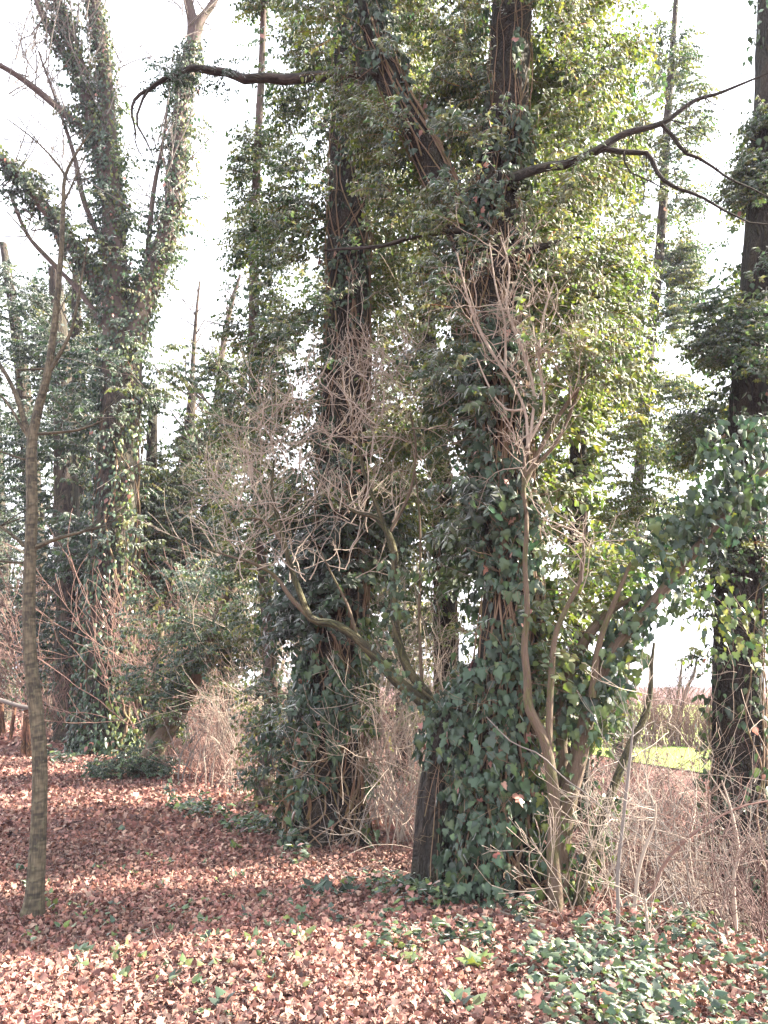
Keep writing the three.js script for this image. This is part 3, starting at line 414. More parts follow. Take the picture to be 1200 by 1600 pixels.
ivyColumn('ivy_tree', 'ivy-clad tree right behind the many-limbed one, filling its lower right side', [[228, 1155, 14], [232, 950, 12], [236, 760, 10], [240, 600, 6]], 18.5, [[1100, 560, 1, 58, 45]], { n: 600, far: true, pal: () => (rnd() < 0.6 ? 'olive' : 'mid'), seedN: 85, mat: M.farBark, gap: 0.12, group: 'ivy-clad trees in the distance', clump: 0.9 });
ivyColumn('ivy_tree', 'low broad ivy-clad tree far back in the gap between the two thick trunks', [[632, 1190, 14], [630, 1050, 12], [622, 900, 10], [615, 780, 6]], 13, [[1130, 780, 1, 70, 60]], { n: 520, pal: () => (rnd() < 0.4 ? 'olive' : 'mid'), seedN: 87, gap: 0.1, scale: 1.1, group: 'ivy-clad trees in the distance' });
// bare slim trees against the sky between the left tree and the slender column
function bareTree(label, list, D, n, group, mat = M.bareLimb, len = [1, 2.4]) {
  const t = thing('bare_tree', label, 'tree', base(list[0][0], list[0][1], D), group); const [pts, rad] = px(list, D); const c = new Acc(), cu = c.tube(pts, rad, 8, 0.2); c.build('trunk', mat, t);
  const a = new Acc(); for (let k = 0; k < n; k++) { const f = R(0.3, 1); a.grow(cu.getPoint(f), V(R(-0.8, 0.8), R(0.3, 1), R(-0.6, 0.6)), R(...len) * (1.3 - f), rad[0] * 0.35 * (1.2 - f), 2, { wig: 0.14, up: 0.03, kids: 4, min: 0.004, seg: 0.25 }); } a.build('twigs', mat, t); return t;
}
bareTree('slim bare bent-topped tree in the sky gap left of the slender ivy column', [[318, 1150, 9], [326, 900, 8], [335, 700, 7], [342, 600, 6], [352, 520, 5], [366, 460, 3.5], [375, 430, 2]], 22, 22, 'bare trees in the sky gap');
bareTree('slim bare tree in the sky gap, the upright one nearer the many-limbed tree', [[285, 1150, 8], [290, 900, 7], [297, 720, 6], [300, 600, 4.5], [306, 500, 3], [312, 440, 1.6]], 23, 22, 'bare trees in the sky gap');
bareTree('pale far bare tree seen under the leafy arch beside the meadow', [[1056, 1160, 4], [1062, 1120, 3.5], [1072, 1080, 3], [1085, 1050, 2], [1090, 1020, 1]], 28, 12, 'pale bare trees by the meadow', M.bareLimb, [0.6, 1.4]);
bareTree('pale far bare tree by the meadow, the left one of the pair under the arch', [[1052, 1160, 3.5], [1056, 1110, 3], [1062, 1070, 2.4], [1066, 1030, 1.2]], 30, 12, 'pale bare trees by the meadow', M.bareLimb, [0.6, 1.4]);
// --- the young tree in the foreground
{
  const D = 5.75, b = base(52, 1422, D), t = thing('young_tree', 'slender bare young tree with lichen-grey bark alone on the leaf floor', 'tree', b);
  limb([[50, 1436, 22, D], [52, 1421, 16.5], [54, 1400, 13.8], [60, 1300, 11.5], [62, 1180, 11], [55, 1100, 10.5], [46, 1010, 10], [46, 900, 9.5], [50, 800, 9], [50, 690, 8.5], [60, 640, 7], [75, 580, 6.5], [86, 500, 5.5], [95, 400, 4.5], [99, 320, 3.8], [102, 275, 3], [122, 235, 2.2], [150, 195, 1.2]], D, 'trunk', M.sapling, t, 14);
  const br = (l) => limb(l, D, 'branch', M.sapling, t, 7);
  br([[50, 690, 6], [40, 665, 5], [28, 625, 4.2], [12, 590, 3.6], [-20, 540, 3]]); br([[72, 590, 4], [95, 550, 3.4], [112, 515, 2.6], [125, 450, 2], [138, 370, 1.2]]);
  br([[62, 648, 4], [68, 600, 0.1]].map(([x, y, r]) => [x, y, Math.max(1, r)])); br([[58, 678, 3], [90, 676, 2.6], [130, 670, 2.2], [165, 655, 1.2]]); br([[30, 590, 3], [27, 578, 2.6], [50, 577, 2.2], [70, 576, 1.8]]);
  br([[50, 858, 4.5], [85, 843, 3.4], [125, 832, 2.4], [165, 822, 1.2]]); br([[44, 858, 3.4], [22, 838, 2.6], [0, 822, 2], [-30, 800, 1.4]]); br([[42, 880, 2.6], [15, 878, 2], [-20, 875, 1.4]]);
  br([[48, 690, 3], [30, 660, 2.5], [8, 625, 2], [-15, 605, 1.4]]); br([[46, 720, 2.2], [20, 712, 1.8], [-15, 700, 1.2]]);
  br([[102, 275, 2.2], [85, 250, 1.8], [50, 215, 1.4], [10, 185, 1]]); br([[99, 320, 1.8], [112, 290, 1.5], [135, 240, 1]]); br([[94, 420, 2], [55, 380, 1.6], [10, 330, 1]]);
  const a = new Acc(); for (const [x, y] of [[95, 400], [101, 280], [86, 500], [130, 669], [120, 833], [112, 515], [5, 587], [0, 822], [60, 222], [130, 225], [125, 450], [40, 370]]) for (let k = 0; k < 2; k++) a.grow(P(x, y, D), V(R(-1, 1), R(0.1, 1), R(-0.5, 0.5)), R(0.25, 0.6), 0.005, 1, { wig: 0.12, up: 0.03, kids: 3, min: 0.0015 }); a.build('twigs', M.sapling, t);
}
// --- leaning ivy trunk with a bush of ivy at its foot
{
  const D = 13.2, t = thing('leaning_ivy_tree', 'ivy-laden trunk leaning right over bare stems, beside the many-limbed tree', 'tree', base(222, 1212, D));
  const A = trunk([[212, 1240, 19], [238, 1178, 17], [272, 1125, 15], [310, 1050, 10, 12.4], [345, 960, 9, 11.8], [380, 880, 7, 11.5]], D, M.elder, t, { seedN: 61, flare: 0, sides: 14 });
  limb([[232, 1195, 8], [240, 1120, 7], [246, 1040, 6], [255, 950, 4]], D + 0.1, 'limb', M.elder, t); limb([[300, 1070, 6], [330, 1040, 5], [365, 1000, 4], [400, 960, 2.5]], D - 0.1, 'limb', M.elder, t);
  const sh = [], pal = () => (rnd() < 0.3 ? 'dark' : rnd() < 0.3 ? 'olive' : 'mid'); shoots(sh, A.c, 0.25, 1, 560, (u) => lerp(24, 70, u) * D / FPX, pal, { gap: 0.12, freq: 2.2, scale: 0.8, ph: 5, inner: 0.1 });
  const c2 = new THREE.CatmullRomCurve3(px([[240, 1120, 1], [246, 1020, 1], [270, 880, 1]], D - 0.6)[0]); shoots(sh, c2, 0, 1, 300, 0.5, pal, { gap: 0.12, freq: 2.2, scale: 0.8, ph: 6, inner: 0.1 });
  const c3 = new THREE.CatmullRomCurve3(px([[330, 1050, 1], [380, 1000, 1], [430, 950, 1]], 11.6)[0]); shoots(sh, c3, 0, 1, 300, 0.5, pal, { gap: 0.12, freq: 2.2, scale: 0.8, ph: 7, inner: 0.1 });
  cloud(sh, sprigsNear, ML.ivy, 'ivy_foliage', t);
}
{
  const D = 13, p = base(200, 1225, D), t = thing('ivy_bush', 'low rounded ivy bush at the foot of the leaning ivy trunk', 'bush', p); const sh = [], a = new Acc();
  for (let k = 0; k < 22; k++) a.grow(p.clone().add(V(R(-0.4, 0.4), -0.02, R(-0.3, 0.3))), V(R(-1, 1), R(0.3, 1), R(-0.5, 0.8)), R(0.3, 0.6), 0.008, 1, { wig: 0.2, up: 0.02, kids: 2 }); a.build('stems', M.elder, t);
  for (let k = 0; k < 330; k++) { const x = R(-0.62, 0.66), z = R(-0.4, 0.5), h = 0.5 * Math.sqrt(Math.max(0.02, 1 - (x / 0.68) ** 2)) * (0.8 + 0.4 * noise(x * 4, z * 4)); sprigAt(sh, p.clone().add(V(x, h * Math.pow(rnd(), 0.5), z)), R(0, 6.28), 0.6, rnd() < 0.6 ? 'mid' : 'dark', 5); }
  cloud(sh, sprigsNear, ML.ivy, 'foliage', t);
}
// --- the leafy arch: ivy-laden trunks leaning right out of the foot of the thick tree
{
  const D = 5.9, t = thing('arching_ivy_tree', 'ivy-laden trunk arching to the right edge over the view of the meadow', 'tree', base(880, 1420, D));
  const A = trunk([[868, 1460, 17], [872, 1360, 16], [885, 1260, 15], [905, 1180, 13], [925, 1090, 12], [955, 1020, 12], [1010, 955, 11.5], [1055, 900, 11], [1110, 830, 9], [1170, 760, 7], [1240, 690, 6]], D, M.elder, t, { seedN: 71, flare: 0.2, sides: 20 });
  limb([[880, 1270, 9], [878, 1180, 9], [878, 1100, 9], [895, 1040, 8.5], [925, 985, 8], [960, 950, 6], [1000, 930, 4]], D + 0.1, 'limb', M.elder, t, 10);
  limb([[925, 1090, 6], [935, 1010, 5], [960, 940, 4], [985, 880, 2.5]], D - 0.1, 'limb', M.elder, t);
  let list = []; const pal = () => (rnd() < 0.55 ? 'dark' : 'mid');
  const along = (pts, n, r, pl, sz) => { const c = new THREE.CatmullRomCurve3(px(pts.map(([x, y]) => [x, y, 1]), D)[0]); for (let k = 0; k < n; k++) { const q = c.getPoint(rnd()), rr = r * Math.sqrt(rnd()), a = R(0, 6.28); q.x += Math.cos(a) * rr; q.y += Math.sin(a) * rr * 0.9; q.z += R(-r, r) * 0.8; leafAt(list, q, V(R(-0.7, 0.7), -1, R(-0.5, 0.6)).normalize(), V(R(-0.8, 0.8), R(-0.2, 1), R(0.2, 1)).normalize(), lerp(sz[0], sz[1], Math.pow(rnd(), 1.5)), pl, 5); } };
  along([[900, 1130], [930, 1060], [985, 985], [1050, 915]], 330, 0.17, pal, [0.05, 0.095]);
  along([[1030, 880], [1080, 820], [1140, 780], [1210, 730]], 460, 0.28, pal, [0.055, 0.105]); along([[1100, 720], [1150, 690], [1210, 680]], 150, 0.22, pal, [0.055, 0.1]); along([[860, 1330], [870, 1230], [890, 1150]], 170, 0.15, () => (rnd() < 0.6 ? 'yellow' : 'mid'), [0.03, 0.065]);
  along([[900, 1420], [870, 1380], [860, 1300]], 170, 0.15, () => (rnd() < 0.3 ? 'yellow' : 'mid'), [0.035, 0.075]); along([[900, 1430], [935, 1330], [965, 1230]], 150, 0.13, () => (rnd() < 0.4 ? 'yellow' : 'mid'), [0.035, 0.07]); along([[1060, 900], [1120, 960], [1190, 1010]], 150, 0.26, () => (rnd() < 0.6 ? 'yellow' : 'olive'), [0.045, 0.085]); along([[930, 1150], [960, 1080], [970, 1000]], 120, 0.2, () => (rnd() < 0.5 ? 'yellow' : 'mid'), [0.06, 0.1]);
  along([[868, 1400], [865, 1280], [850, 1160], [824, 1080], [822, 960], [820, 820]], 190, 0.09, () => (rnd() < 0.4 ? 'yellow' : 'mid'), [0.03, 0.07]); along([[715, 1250], [690, 1130], [630, 1070], [590, 1030]], 90, 0.1, pal, [0.03, 0.07]); along([[600, 1010], [620, 950], [610, 850]], 60, 0.12, pal, [0.04, 0.08]);
  list = ivyParts(list, t, 240); cloud(list, ivyLobed, ML.ivy, 'ivy_foliage', t);
  const sh = []; const cc = (pts) => new THREE.CatmullRomCurve3(px(pts.map(([x, y]) => [x, y, 1]), D + 0.5)[0]);
  shoots(sh, cc([[900, 1000], [960, 900], [1040, 820], [1140, 760]]), 0, 1, 110, 0.4, () => (rnd() < 0.5 ? 'yellow' : 'olive'), { gap: 0.15, ph: 3, scale: 0.8 });
  cloud(sh, sprigsNear, ML.light, 'crown_foliage', t);
}
// --- bare many-stemmed shrub at the right foot of the thick tree
{
  const D = 5.65, t = thing('bare_elder', 'tall bare many-stemmed shrub standing against the right side of the thickest trunk', 'shrub', base(868, 1440, D));
  const st = (l, d = D, m = M.elder) => limb(l, d, 'stem', m, t, 9);
  st([[866, 1462, 13], [868, 1400, 11], [864, 1330, 10], [867, 1280, 9], [861, 1210, 9], [850, 1155, 8], [826, 1105, 7.5], [824, 1060, 6], [819, 1010, 5.6], [824, 960, 4.6], [820, 880, 4], [823, 820, 3.6], [818, 760, 3.4], [822, 700, 3]]);
  st([[858, 1200, 6], [858, 1120, 5.5], [862, 1050, 5], [868, 990, 4.4], [885, 950, 3.8], [905, 910, 3.8], [912, 860, 2.6], [915, 800, 1.6]]);
  st([[893, 1470, 9, 5.7], [905, 1400, 8], [930, 1310, 7.5], [955, 1240, 6.5], [985, 1165, 6.5], [1003, 1130, 5.5], [1015, 1090, 4.4], [1018, 1040, 3], [1022, 1005, 2]], 5.7, M.mossy);
  st([[818, 760, 4.5], [850, 690, 4], [890, 625, 3.4], [930, 575, 2.8], [965, 555, 2], [1005, 540, 1.2]]); st([[820, 745, 4], [870, 690, 3.2], [900, 620, 2.4], [915, 560, 1.4]]);
  const tw = (l) => limb(l, D - 0.12, 'stem', M.deadTwig, t, 6);
  tw([[825, 700, 2.8], [820, 640, 2.4], [795, 590, 2.2], [765, 545, 2.8], [738, 490, 2.2], [722, 430, 1.6], [714, 395, 1]]); tw([[828, 690, 2.8], [834, 610, 2.4], [818, 550, 2.8], [792, 480, 2.4], [796, 420, 1.8], [782, 370, 1]]);
  tw([[822, 700, 2.4], [850, 640, 2.2], [842, 560, 2.6], [850, 490, 2], [866, 440, 1.2]]); tw([[790, 575, 2.4], [788, 500, 2], [775, 450, 1.6], [765, 380, 1]]); tw([[818, 640, 2.4], [790, 640, 2], [762, 600, 1.6], [745, 560, 1]]); limb([[760, 1120, 0.8], [775, 1136, 1], [800, 1160, 1.2], [845, 1180, 1.3], [880, 1215, 1.3], [920, 1243, 1.2], [970, 1285, 1], [1060, 1345, 0.7]], D - 0.12, 'stem', M.greyTwig, t, 6);
  const a = new Acc(); for (const [x, y, n, l] of [[738, 490, 5, 0.5], [765, 545, 6, 0.5], [795, 590, 6, 0.5], [792, 480, 7, 0.5], [818, 550, 7, 0.5], [842, 560, 6, 0.5], [850, 490, 6, 0.5], [834, 620, 5, 0.4], [782, 400, 5, 0.4], [890, 625, 6, 0.6], [930, 575, 6, 0.6], [820, 720, 8, 0.4], [905, 910, 5, 0.5], [912, 850, 5, 0.5], [1015, 1090, 4, 0.4], [970, 1285, 3, 0.4], [800, 690, 6, 0.4]]) for (let k = 0; k < n; k++) a.grow(P(x + R(-8, 8), y + R(-20, 20), D - 0.15), V(R(-0.8, 0.8), R(0, 1), R(-0.2, 0.6)), R(0.4, 1.3) * l, 0.0042, 2, { wig: 0.42, up: 0.05, kids: 2.8, min: 0.0016, seg: 0.07 }); a.build('twigs', M.deadTwig, t);
}
// --- mossy shrub between the two thick trees
{
  const D = 6.4, t = thing('mossy_elder', 'moss-green branching shrub bending left from the foot of the thickest trunk', 'shrub', base(712, 1320, D));
  const st = (l, m = M.mossy, d = D) => limb(l, d, 'branch', m, t, 9);
  st([[716, 1345, 10], [714, 1250, 10], [704, 1170, 10], [688, 1128, 10], [655, 1092, 9.5], [618, 1062, 9], [590, 1030, 8], [560, 1000, 7], [525, 976, 6.5], [488, 968, 6], [468, 925, 5], [450, 870, 4.2], [436, 815, 3.4], [425, 770, 2.6], [428, 720, 1.6]]);
  st([[695, 1130, 8], [668, 1085, 7.5], [640, 1050, 7], [622, 1000, 6.5], [615, 930, 6], [617, 870, 6], [605, 830, 5], [586, 808, 4], [560, 802, 3], [535, 790, 2]]); st([[618, 880, 4.5], [600, 820, 4], [580, 770, 3.2], [565, 720, 2.4], [560, 670, 1.4]]);
  st([[488, 968, 4.5], [455, 935, 3.8], [430, 900, 3], [395, 880, 2.4], [355, 868, 1.6], [300, 850, 1]], M.elder); st([[450, 870, 3], [430, 830, 2.6], [405, 810, 2], [380, 812, 1.4]], M.elder);
  st([[610, 830, 3], [640, 770, 2.4], [650, 700, 1.8], [640, 640, 1.2]], M.elder); st([[660, 1090, 3], [655, 960, 2.6], [657, 880, 2.2], [655, 800, 1.6], [648, 730, 1]], M.elder);
  st([[560, 1000, 2.6], [545, 950, 2.2], [520, 900, 1.6], [500, 860, 1]], M.elder);
  const a = new Acc(); for (const [x, y, n] of [[436, 815, 8], [425, 770, 8], [430, 730, 8], [395, 880, 6], [355, 868, 6], [405, 810, 7], [380, 812, 6], [560, 802, 10], [535, 790, 10], [565, 720, 9], [560, 670, 9], [590, 640, 9], [640, 640, 9], [650, 700, 7], [520, 700, 8], [480, 760, 7], [540, 600, 8], [620, 580, 9], [460, 680, 6], [600, 830, 6], [420, 700, 9], [390, 740, 8], [370, 800, 8], [450, 640, 8], [500, 620, 7], [580, 560, 8], [640, 560, 7], [690, 640, 7], [400, 640, 6], [540, 880, 6], [470, 900, 6], [350, 770, 6], [680, 780, 6]]) for (let k = 0; k < n; k++) a.grow(P(x + R(-20, 20), y + R(-30, 30), D + R(-0.2, 0.6)), V(R(-0.8, 0.8), R(0, 1), R(-0.4, 0.4)), R(0.25, 0.75), 0.005, 2, { wig: 0.38, up: 0.05, kids: 2.4, min: 0.0018, seg: 0.07 }); a.build('twigs', M.deadTwig, t);
}
// --- bare shrub of reddish twigs right of the big left tree
function bareShrub(label, x, y, D, n, h, o = {}) {
  const p = base(x, y, D), t = thing('bare_shrub', label, 'shrub', p, o.group ?? 'bare shrubs in the undergrowth');
  for (let k = 0; k < n; k++) { const a = new Acc(), q = p.clone().add(V(R(-1, 1) * (o.w ?? 0.4), -0.03, R(-0.5, 0.5) * (o.w ?? 0.4))); q.y = H(q.x, q.z) - 0.03; a.grow(q, V(R(-0.35, 0.35) + (o.lean ?? 0), 1, R(-0.3, 0.3)), h * R(0.6, 1.1), (o.r ?? 0.01) * R(0.6, 1.2), 2, { wig: o.wig ?? 0.13, up: 0.02, kids: (o.kids ?? 5) * 0.8, spread: o.spread ?? 0.9, min: o.min ?? 0.0022, seg: 0.12 }); a.build('stem', o.mat ?? M.deadTwig, t); }
  return t;
}
bareShrub('wide reddish bare shrub spreading its fine twigs between the left tree and the slender column', 318, 1160, 15.5, 13, 4.2, { mat: M.redTwig, w: 0.8, r: 0.013, kids: 9, min: 0.004, wig: 0.2 });
bareShrub('pale bare stems in the sun just right of the leaning ivy trunk', 285, 1225, 12.4, 7, 1.25, { w: 0.5, r: 0.011, min: 0.003, wig: 0.22, mat: M.greyTwig });
bareShrub('pale bare stems with sideways twigs left of the slender ivy column', 345, 1245, 11.5, 9, 1.35, { w: 0.45, r: 0.01, min: 0.003, wig: 0.22, spread: 1.2 });
bareShrub('pale bare stems at the left foot of the slender ivy column', 392, 1265, 10.8, 6, 1.3, { w: 0.3, r: 0.009, min: 0.003, wig: 0.22, spread: 1.2 });
bareShrub('tall pale bare stems in the gap, on the side of the straight tree', 585, 1330, 8, 6, 1.8, { w: 0.16, r: 0.007, kids: 6, spread: 1.3, wig: 0.17 });
bareShrub('tangle of pale bare stems in the gap, on the side of the thickest tree', 632, 1340, 7.8, 9, 1.75, { w: 0.18, r: 0.008, kids: 8, spread: 1.3, wig: 0.2 });
bareShrub('tangled grey bare shrub in front of the middle trunk, left of the gap, knee high', 560, 1345, 7.4, 5, 0.8, { w: 0.3, r: 0.004, mat: M.greyTwig, kids: 6, wig: 0.3, spread: 1.3 });
bareShrub('tall fine bare shrub tangled in front of the dark slim tree behind the gap', 655, 1260, 9, 9, 3.2, { w: 0.5, r: 0.008, kids: 8, wig: 0.24, spread: 1.2 });
bareShrub('tall fine bare shrub right of the middle trunk, its twigs crossing the yellow-green crown', 600, 1240, 9.2, 8, 4.4, { w: 0.4, r: 0.009, kids: 9, wig: 0.22, spread: 1.2 });
bareShrub('tall fine bare shrub under the arch, twigs against the bright field', 1040, 1300, 9, 8, 3.6, { w: 0.8, r: 0.008, kids: 9, wig: 0.24, spread: 1.2 });
bareShrub('fine bare shrub deep in the shaded gap behind the pale stems', 610, 1290, 10, 14, 2.4, { w: 0.7, r: 0.01, mat: M.bramble, kids: 8, wig: 0.25, spread: 1.2 });
bareShrub('reddish bare shrub in the ditch below the meadow, on its left side', 985, 1330, 8.4, 12, 1.2, { w: 0.5, r: 0.007, mat: M.redTwig, kids: 7, spread: 1.3, wig: 0.25 });
bareShrub('reddish bare shrub in the ditch below the meadow, in its middle', 1060, 1330, 8, 14, 1.25, { w: 0.5, r: 0.007, mat: M.redTwig, kids: 7, spread: 1.3, wig: 0.25 });
bareShrub('arching grey bare shrub in front of the trunk at the right edge', 1110, 1440, 7, 10, 1.5, { w: 0.4, r: 0.006, mat: M.greyTwig, kids: 7, spread: 1.4, wig: 0.25, lean: -0.1 });
bareShrub('bare shrub at the right edge with twigs crossing the dark trunk', 1195, 1440, 6.8, 8, 1.6, { w: 0.3, r: 0.006, mat: M.deadTwig, kids: 7, spread: 1.3, wig: 0.25, lean: -0.25 });
bareShrub('low bare shrub on the bank between the elder and the thin saplings', 930, 1450, 6.2, 9, 0.75, { w: 0.35, r: 0.005, mat: M.redTwig, kids: 6, spread: 1.4, wig: 0.25 });
bareShrub('bare shrub behind the slender column, its fine twigs among hanging ivy', 440, 1230, 11.5, 9, 3.6, { w: 0.7, r: 0.01, kids: 9, min: 0.003, wig: 0.2 });
bareShrub('far bare shrub beside the foot of the many-limbed tree, on its left', 92, 1165, 17, 8, 1.8, { w: 0.5, r: 0.011, mat: M.redTwig, kids: 7, min: 0.005 });
bareShrub('far reddish bare shrub behind the young tree', 60, 1140, 21, 14, 4, { w: 1.6, r: 0.02, mat: M.redTwig, kids: 8, min: 0.008 });
bareShrub('far pinkish bare shrub at the left edge behind the rail', 8, 1135, 23, 14, 4.2, { w: 1.6, r: 0.02, mat: M.redTwig, kids: 8, min: 0.008 });
bareShrub('tangled dark bare shrub between the straight grey sapling and the crooked pale one', 1070, 1480, 5.9, 9, 1.15, { w: 0.35, r: 0.006, mat: M.greyTwig, kids: 6, wig: 0.3, spread: 1.3 });
bareShrub('tangled brown bare shrub on the bank right of the bare elder, above the ground ivy', 945, 1490, 5.5, 7, 0.8, { w: 0.25, r: 0.005, mat: M.deadTwig, kids: 6, wig: 0.3, spread: 1.3 });
bareShrub('low brown bare shrub at the right edge standing in the ground ivy', 1180, 1520, 5.2, 7, 0.8, { w: 0.25, r: 0.005, mat: M.bramble, kids: 6, wig: 0.3, spread: 1.3 });
// thin saplings on the bank at the right
function whip(label, l, D, mat, n) {
  const t = thing('thin_sapling', label, 'sapling', base(l[0][0], l[0][1], D), 'thin saplings on the right bank'); const m = limb(l, D, 'stem', mat, t, 7), a = new Acc();
  for (let k = 0; k < n; k++) a.grow(m.curve.getPoint(R(0.35, 1)), V(R(-1, 1), R(-0.1, 1), R(-0.6, 0.6)), R(0.15, 0.55), 0.003, 1, { wig: 0.22, up: 0.01, kids: 3, min: 0.0013, seg: 0.07 }); a.build('twigs', mat, t);
}
whip('straightest thin grey sapling on the right bank', [[963, 1545, 3.6], [961, 1490, 3.3], [966, 1430, 3.1], [965, 1370, 3], [973, 1290, 2.8], [983, 1200, 2.4], [990, 1130, 1.2]], 5.1, M.greyTwig, 12);
whip('wavy thin sapling just right of the straight grey one, bending right at the top', [[983, 1530, 3.6], [990, 1450, 3.2], [996, 1370, 3], [1008, 1325, 2.6], [1022, 1290, 2], [1025, 1255, 1.2]], 5.2, M.deadTwig, 10);
whip('crooked pale sapling in front of the trunk at the right edge', [[1151, 1500, 3.6], [1149, 1440, 3.4], [1146, 1370, 3], [1154, 1335, 2.8], [1148, 1290, 2.4], [1138, 1250, 1.8], [1128, 1220, 1]], 5.6, M.deadTwig, 10);
whip('short forked sapling leaning left amid the ground ivy', [[1003, 1560, 3.4], [1008, 1500, 3], [1012, 1450, 2.6], [1008, 1405, 1.6]], 5, M.deadTwig, 8);
whip('long thin stem arching right over the ditch brush', [[1012, 1430, 3], [1020, 1390, 2.6], [1045, 1340, 2.4], [1100, 1290, 2], [1160, 1260, 1.4], [1210, 1250, 1]], 5.6, M.redTwig, 14);
// fallen sticks
for (const [label, l, D] of [['fallen stick among ground ivy below the bare elder', [[815, 1445, 3.4], [840, 1452, 3.2], [868, 1462, 2.2]], 5.35], ['curved fallen stick on the bank left of the thin saplings', [[905, 1465, 3.4], [925, 1464, 3], [938, 1472, 2.2]], 5.3], ['long fallen stick lying in the ground ivy, lower right', [[1060, 1555, 2.6], [1110, 1545, 2.6], [1160, 1560, 2], [1190, 1565, 1.4]], 4.5], ['thin fallen stick in front of the thickest trunk', [[755, 1420, 2.4], [800, 1440, 2.2], [850, 1446, 1.6]], 5.7]]) {
  const g = l.map(([x, y, r]) => { const q = G(x, y); q.y += 0.03; return [q, r * D / FPX]; }), t = thing('fallen_stick', label, 'stick', g[0][0], 'fallen sticks'); const a = new Acc(); a.tube(g.map((e) => e[0]), g.map((e) => e[1]), 7, 0.05); a.build('wood', M.deadTwig, t); const b = new Acc(); for (let k = 0; k < 2; k++) b.grow(g[1][0], V(R(-1, 1), 0.3, R(-1, 1)), 0.16, 0.003, 0, { wig: 0.2, up: 0, kids: 0, seg: 0.05 }); b.build('side_twig', M.deadTwig, t);
}
// wooden rail at the left edge
{
  const D = 15.5, t = thing('wooden_rail', 'low wooden rail on splayed reddish posts at the left edge', 'fence', base(30, 1180, D));
  const post = (x0, y0, x1, y1, r) => limb([[x0, y0, r], [(x0 + x1) / 2, (y0 + y1) / 2, r * 0.95], [x1, y1, r * 0.9]], D, 'post', M.post, t, 8);
  post(36, 1178, 41, 1110, 4.2); post(45, 1182, 46, 1108, 4.6); post(50, 1180, 44, 1112, 3.6); post(16, 1155, 24, 1102, 3); post(-2, 1150, 4, 1096, 3.4); post(6, 1146, 2, 1096, 3);
  limb([[-40, 1084, 3.4], [0, 1094, 3.4], [30, 1103, 3.2], [58, 1108, 3]], D - 0.1, 'rail', M.greyTwig, t, 8);
}
// ================================================================ GROUND PLANTS
{ // ivy on the bank, lower right, and along the foot of the row
  const list = [], pal = () => (rnd() < 0.25 ? 'yellow' : rnd() < 0.6 ? 'mid' : 'dark');
  const patch = (n, f, cover, sz) => { let m = 0, tr = 0; while (m < n && tr++ < n * 30) { const [x, y] = f(), q = G(x, y); if (-q.z > 20 || noise(q.x * 2.4, q.z * 2.4, 4) + 0.4 * noise(q.x * 7, q.z * 7) < cover) continue; q.y += 0.015 + 0.15 * Math.pow(rnd(), 1.8); const nr = V(R(-0.9, 0.9), 0.8, R(-0.6, 0.9)).normalize(), a = R(0, 6.28); leafAt(list, q, V(Math.cos(a), R(-0.5, 0.1), Math.sin(a)).normalize(), nr, lerp(sz[0], sz[1], Math.pow(rnd(), 1.4)), rnd() < 0.14 ? 'litter' : pal, 5); m++; } };
  patch(1300, () => { const y = R(1440, 1640); return [R(lerp(1050, 830, (y - 1440) / 200) - 60, 1330), y]; }, 0.12, [0.025, 0.065]);
  patch(1500, () => [R(960, 1330), R(1440, 1640)], -0.75, [0.025, 0.062]); patch(500, () => [R(800, 960), R(1440, 1540)], 0.1, [0.03, 0.07]); patch(500, () => { const x = R(640, 900); return [x, 1395 + (x - 640) * 0.2 + R(0, 70)]; }, 0.3, [0.03, 0.07]);
  patch(700, () => { const x = R(255, 480); return [x, 1240 + (x - 255) * 0.36 + R(-6, 26)]; }, 0.1, [0.04, 0.08]); patch(260, () => { const x = R(440, 660); return [x, 1330 + (x - 440) * 0.33 + R(-4, 40)]; }, 0.3, [0.035, 0.07]); patch(200, () => [R(70, 180), R(1172, 1200)], 0, [0.09, 0.14]); patch(240, () => [R(430, 760), R(1440, 1520)], 0.5, [0.03, 0.06]);
  const top = ivyParts(list, ground, 200, ivyLobed, 0.06), grp = top;
  cloud(grp, ivyLobed, ML.ivy, 'ground_ivy', ground);
}
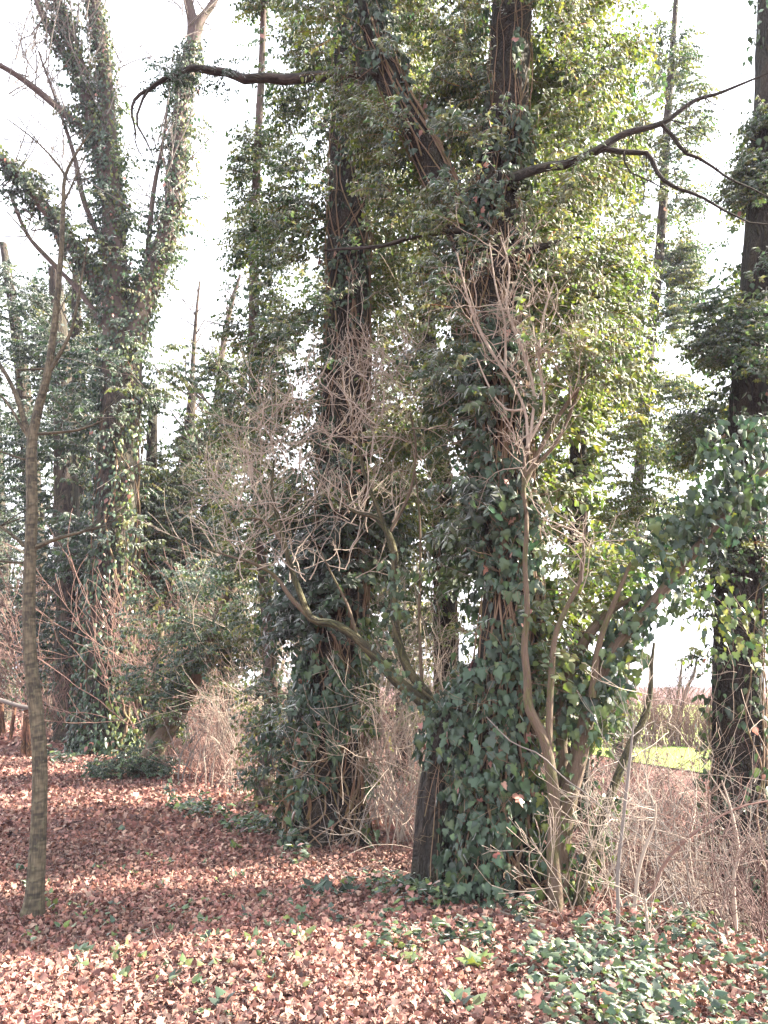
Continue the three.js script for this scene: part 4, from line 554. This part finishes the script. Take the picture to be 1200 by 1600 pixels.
// small green plants that can be told apart on the leaf floor
{
  const spots = [[500, 1398, 1.5, 'broad dark ivy tuft in the shade before the thickest trunk'], [540, 1402, 1.2, 'dark ivy tuft just right of the broad one in the shade'], [415, 1408, 1, 'small round-leaved plant left of the broad ivy tuft'], [605, 1432, 1.1, 'upright green seedling in front of the gap'], [470, 1470, 1.1, 'yellow-green seedling in the sunlit band, left of its brighter neighbour'], [540, 1462, 1, 'sunlit yellow-green seedling right of the middle of the lit band'], [124, 1500, 1.2, 'single upright green shoot near the young tree'], [198, 1432, 0.8, 'small green shoot in the shadow right of the young tree'], [310, 1450, 0.9, 'green seedling in the lit leaves, left part of the floor'], [330, 1446, 0.8, 'tiny green seedling right beside another one on the lit leaves'], [340, 1386, 0.9, 'yellowish leaf tuft alone in the leaves left of the straight tree'], [40, 1365, 1, 'dark green tuft beside the young tree, on its left'], [185, 1302, 0.9, 'bluish-green plant on the far leaf floor'], [370, 1330, 1.1, 'yellow-green tuft near the slender ivy column'], [750, 1515, 1.3, 'bright green lobed plant on the leaves, right of the lower middle'], [720, 1580, 1.3, 'green seedling at the bottom edge right of the middle'], [640, 1512, 0.9, 'small bright seedling left of the bright lobed plant'], [345, 1580, 1, 'small green plant at the bottom edge, left of the middle'], [212, 1512, 0.8, 'yellowish grassy seedling on the lit leaves'], [870, 1570, 1.2, 'upright two-leaved green plant by the lower edge of the ground ivy'], [255, 1516, 0.7, 'tiny seedling on the lit leaves right of the yellowish one']];
  const sg = []; for (let k = 0; k < 170; k++) { const x = R(40, 900), y = 1300 + 300 * Math.pow(rnd(), 0.8) - (900 - x) * 0.05, q = G(x, y); if (noise(q.x * 0.9, q.z * 0.9, 12) < -0.05) continue; for (let i = 0, n = R(2, 7); i < n; i++) leafAt(sg, q.clone().add(V(R(-0.05, 0.05), R(0.02, 0.06), R(-0.05, 0.05))), V(R(-1, 1), R(0, 0.9), R(-1, 1)).normalize(), V(R(-0.8, 0.8), 1, R(-0.2, 0.9)).normalize(), R(0.025, 0.055), pick(['yellow', 'mid', 'mid', 'olive']), 3); }
  cloud(sg, ivyOvate, ML.ivy, 'scattered_seedlings', ground);
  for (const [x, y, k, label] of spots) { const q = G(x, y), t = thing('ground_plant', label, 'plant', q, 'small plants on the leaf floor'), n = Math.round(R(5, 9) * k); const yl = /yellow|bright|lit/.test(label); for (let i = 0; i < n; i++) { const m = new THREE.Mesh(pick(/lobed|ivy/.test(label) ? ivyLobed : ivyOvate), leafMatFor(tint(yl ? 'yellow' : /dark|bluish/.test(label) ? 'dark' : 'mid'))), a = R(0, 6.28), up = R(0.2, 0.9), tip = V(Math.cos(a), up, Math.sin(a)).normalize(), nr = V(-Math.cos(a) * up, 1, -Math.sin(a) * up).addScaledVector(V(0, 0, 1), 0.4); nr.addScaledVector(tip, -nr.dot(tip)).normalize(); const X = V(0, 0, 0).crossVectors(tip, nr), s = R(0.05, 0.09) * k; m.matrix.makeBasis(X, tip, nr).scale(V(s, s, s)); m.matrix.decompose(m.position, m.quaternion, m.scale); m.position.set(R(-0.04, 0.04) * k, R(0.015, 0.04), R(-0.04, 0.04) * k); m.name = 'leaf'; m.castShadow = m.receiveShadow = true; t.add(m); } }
}
// ================================================================ THE DISTANCE
function thicket(name, label, cat, n, where, h, r, mat, kids, wig = 0.16) { const a = new Acc(); for (let k = 0; k < n; k++) { const [x, z] = where(); a.grow(V(x, H(x, z) - 0.05, z), V(R(-0.3, 0.3), 1, R(-0.3, 0.3)), h * R(0.5, 1.1), r, 1, { wig, up: 0.02, kids, min: r * 0.4, seg: h / 7, spread: 1.1 }); } tag(a.build(name, mat, scene), label, cat, null, 'stuff'); }
thicket('bramble_thicket', 'reddish bramble tangle filling the ditch behind the row of trees', 'brambles', 1300, () => { const z = -R(5.5, 15); return [rowX(z) + R(1.4, 8), z]; }, 1.25, 0.0075, M.bramble, 5, 0.42);
thicket('undergrowth_thicket', 'pale reddish brushwood behind the row on the left', 'brushwood', 700, () => { const z = -R(13, 26); return [rowX(z) + R(0.8, 4.5), z]; }, 1.5, 0.01, M.redTwig, 5);
thicket('hedge', 'pinkish bare hedge along the far side of the meadow', 'hedge', 2200, () => { const t = rnd(); return [lerp(-8, 34, t), -R(27, 28.5)]; }, 1.7, 0.02, M.redTwig, 6);
{ // a far-off wood closing the view on the left
  const a = new Acc(); const sh = []; for (let k = 0; k < 150; k++) { const z = -R(40, 75), x = rowX(z) + R(-30, 12); a.grow(V(x, H(x, z) - 0.1, z), V(0, 1, 0), R(7, 12), R(0.1, 0.2), 1, { wig: 0.05, up: 0.02, kids: 7, min: 0.03, seg: 1, spread: 0.7 }); for (let i = 0; i < 14; i++) sprigAt(sh, V(x + R(-1.3, 1.3), R(0.5, 7), z + R(-1, 1)), R(0, 6.28), R(2, 3.5), 'mid', 4); }
  const w = tag(a.build('distant_wood', M.farBark, scene), 'far-off ivied wood closing the path on the left', 'wood', null, 'stuff'); cloud(sh, sprigsFar, ML.light, 'foliage', w);
}
scene.traverse((o) => { if (o.isMesh) { o.castShadow = true; o.receiveShadow = true; } });
renderer.render(scene, camera);
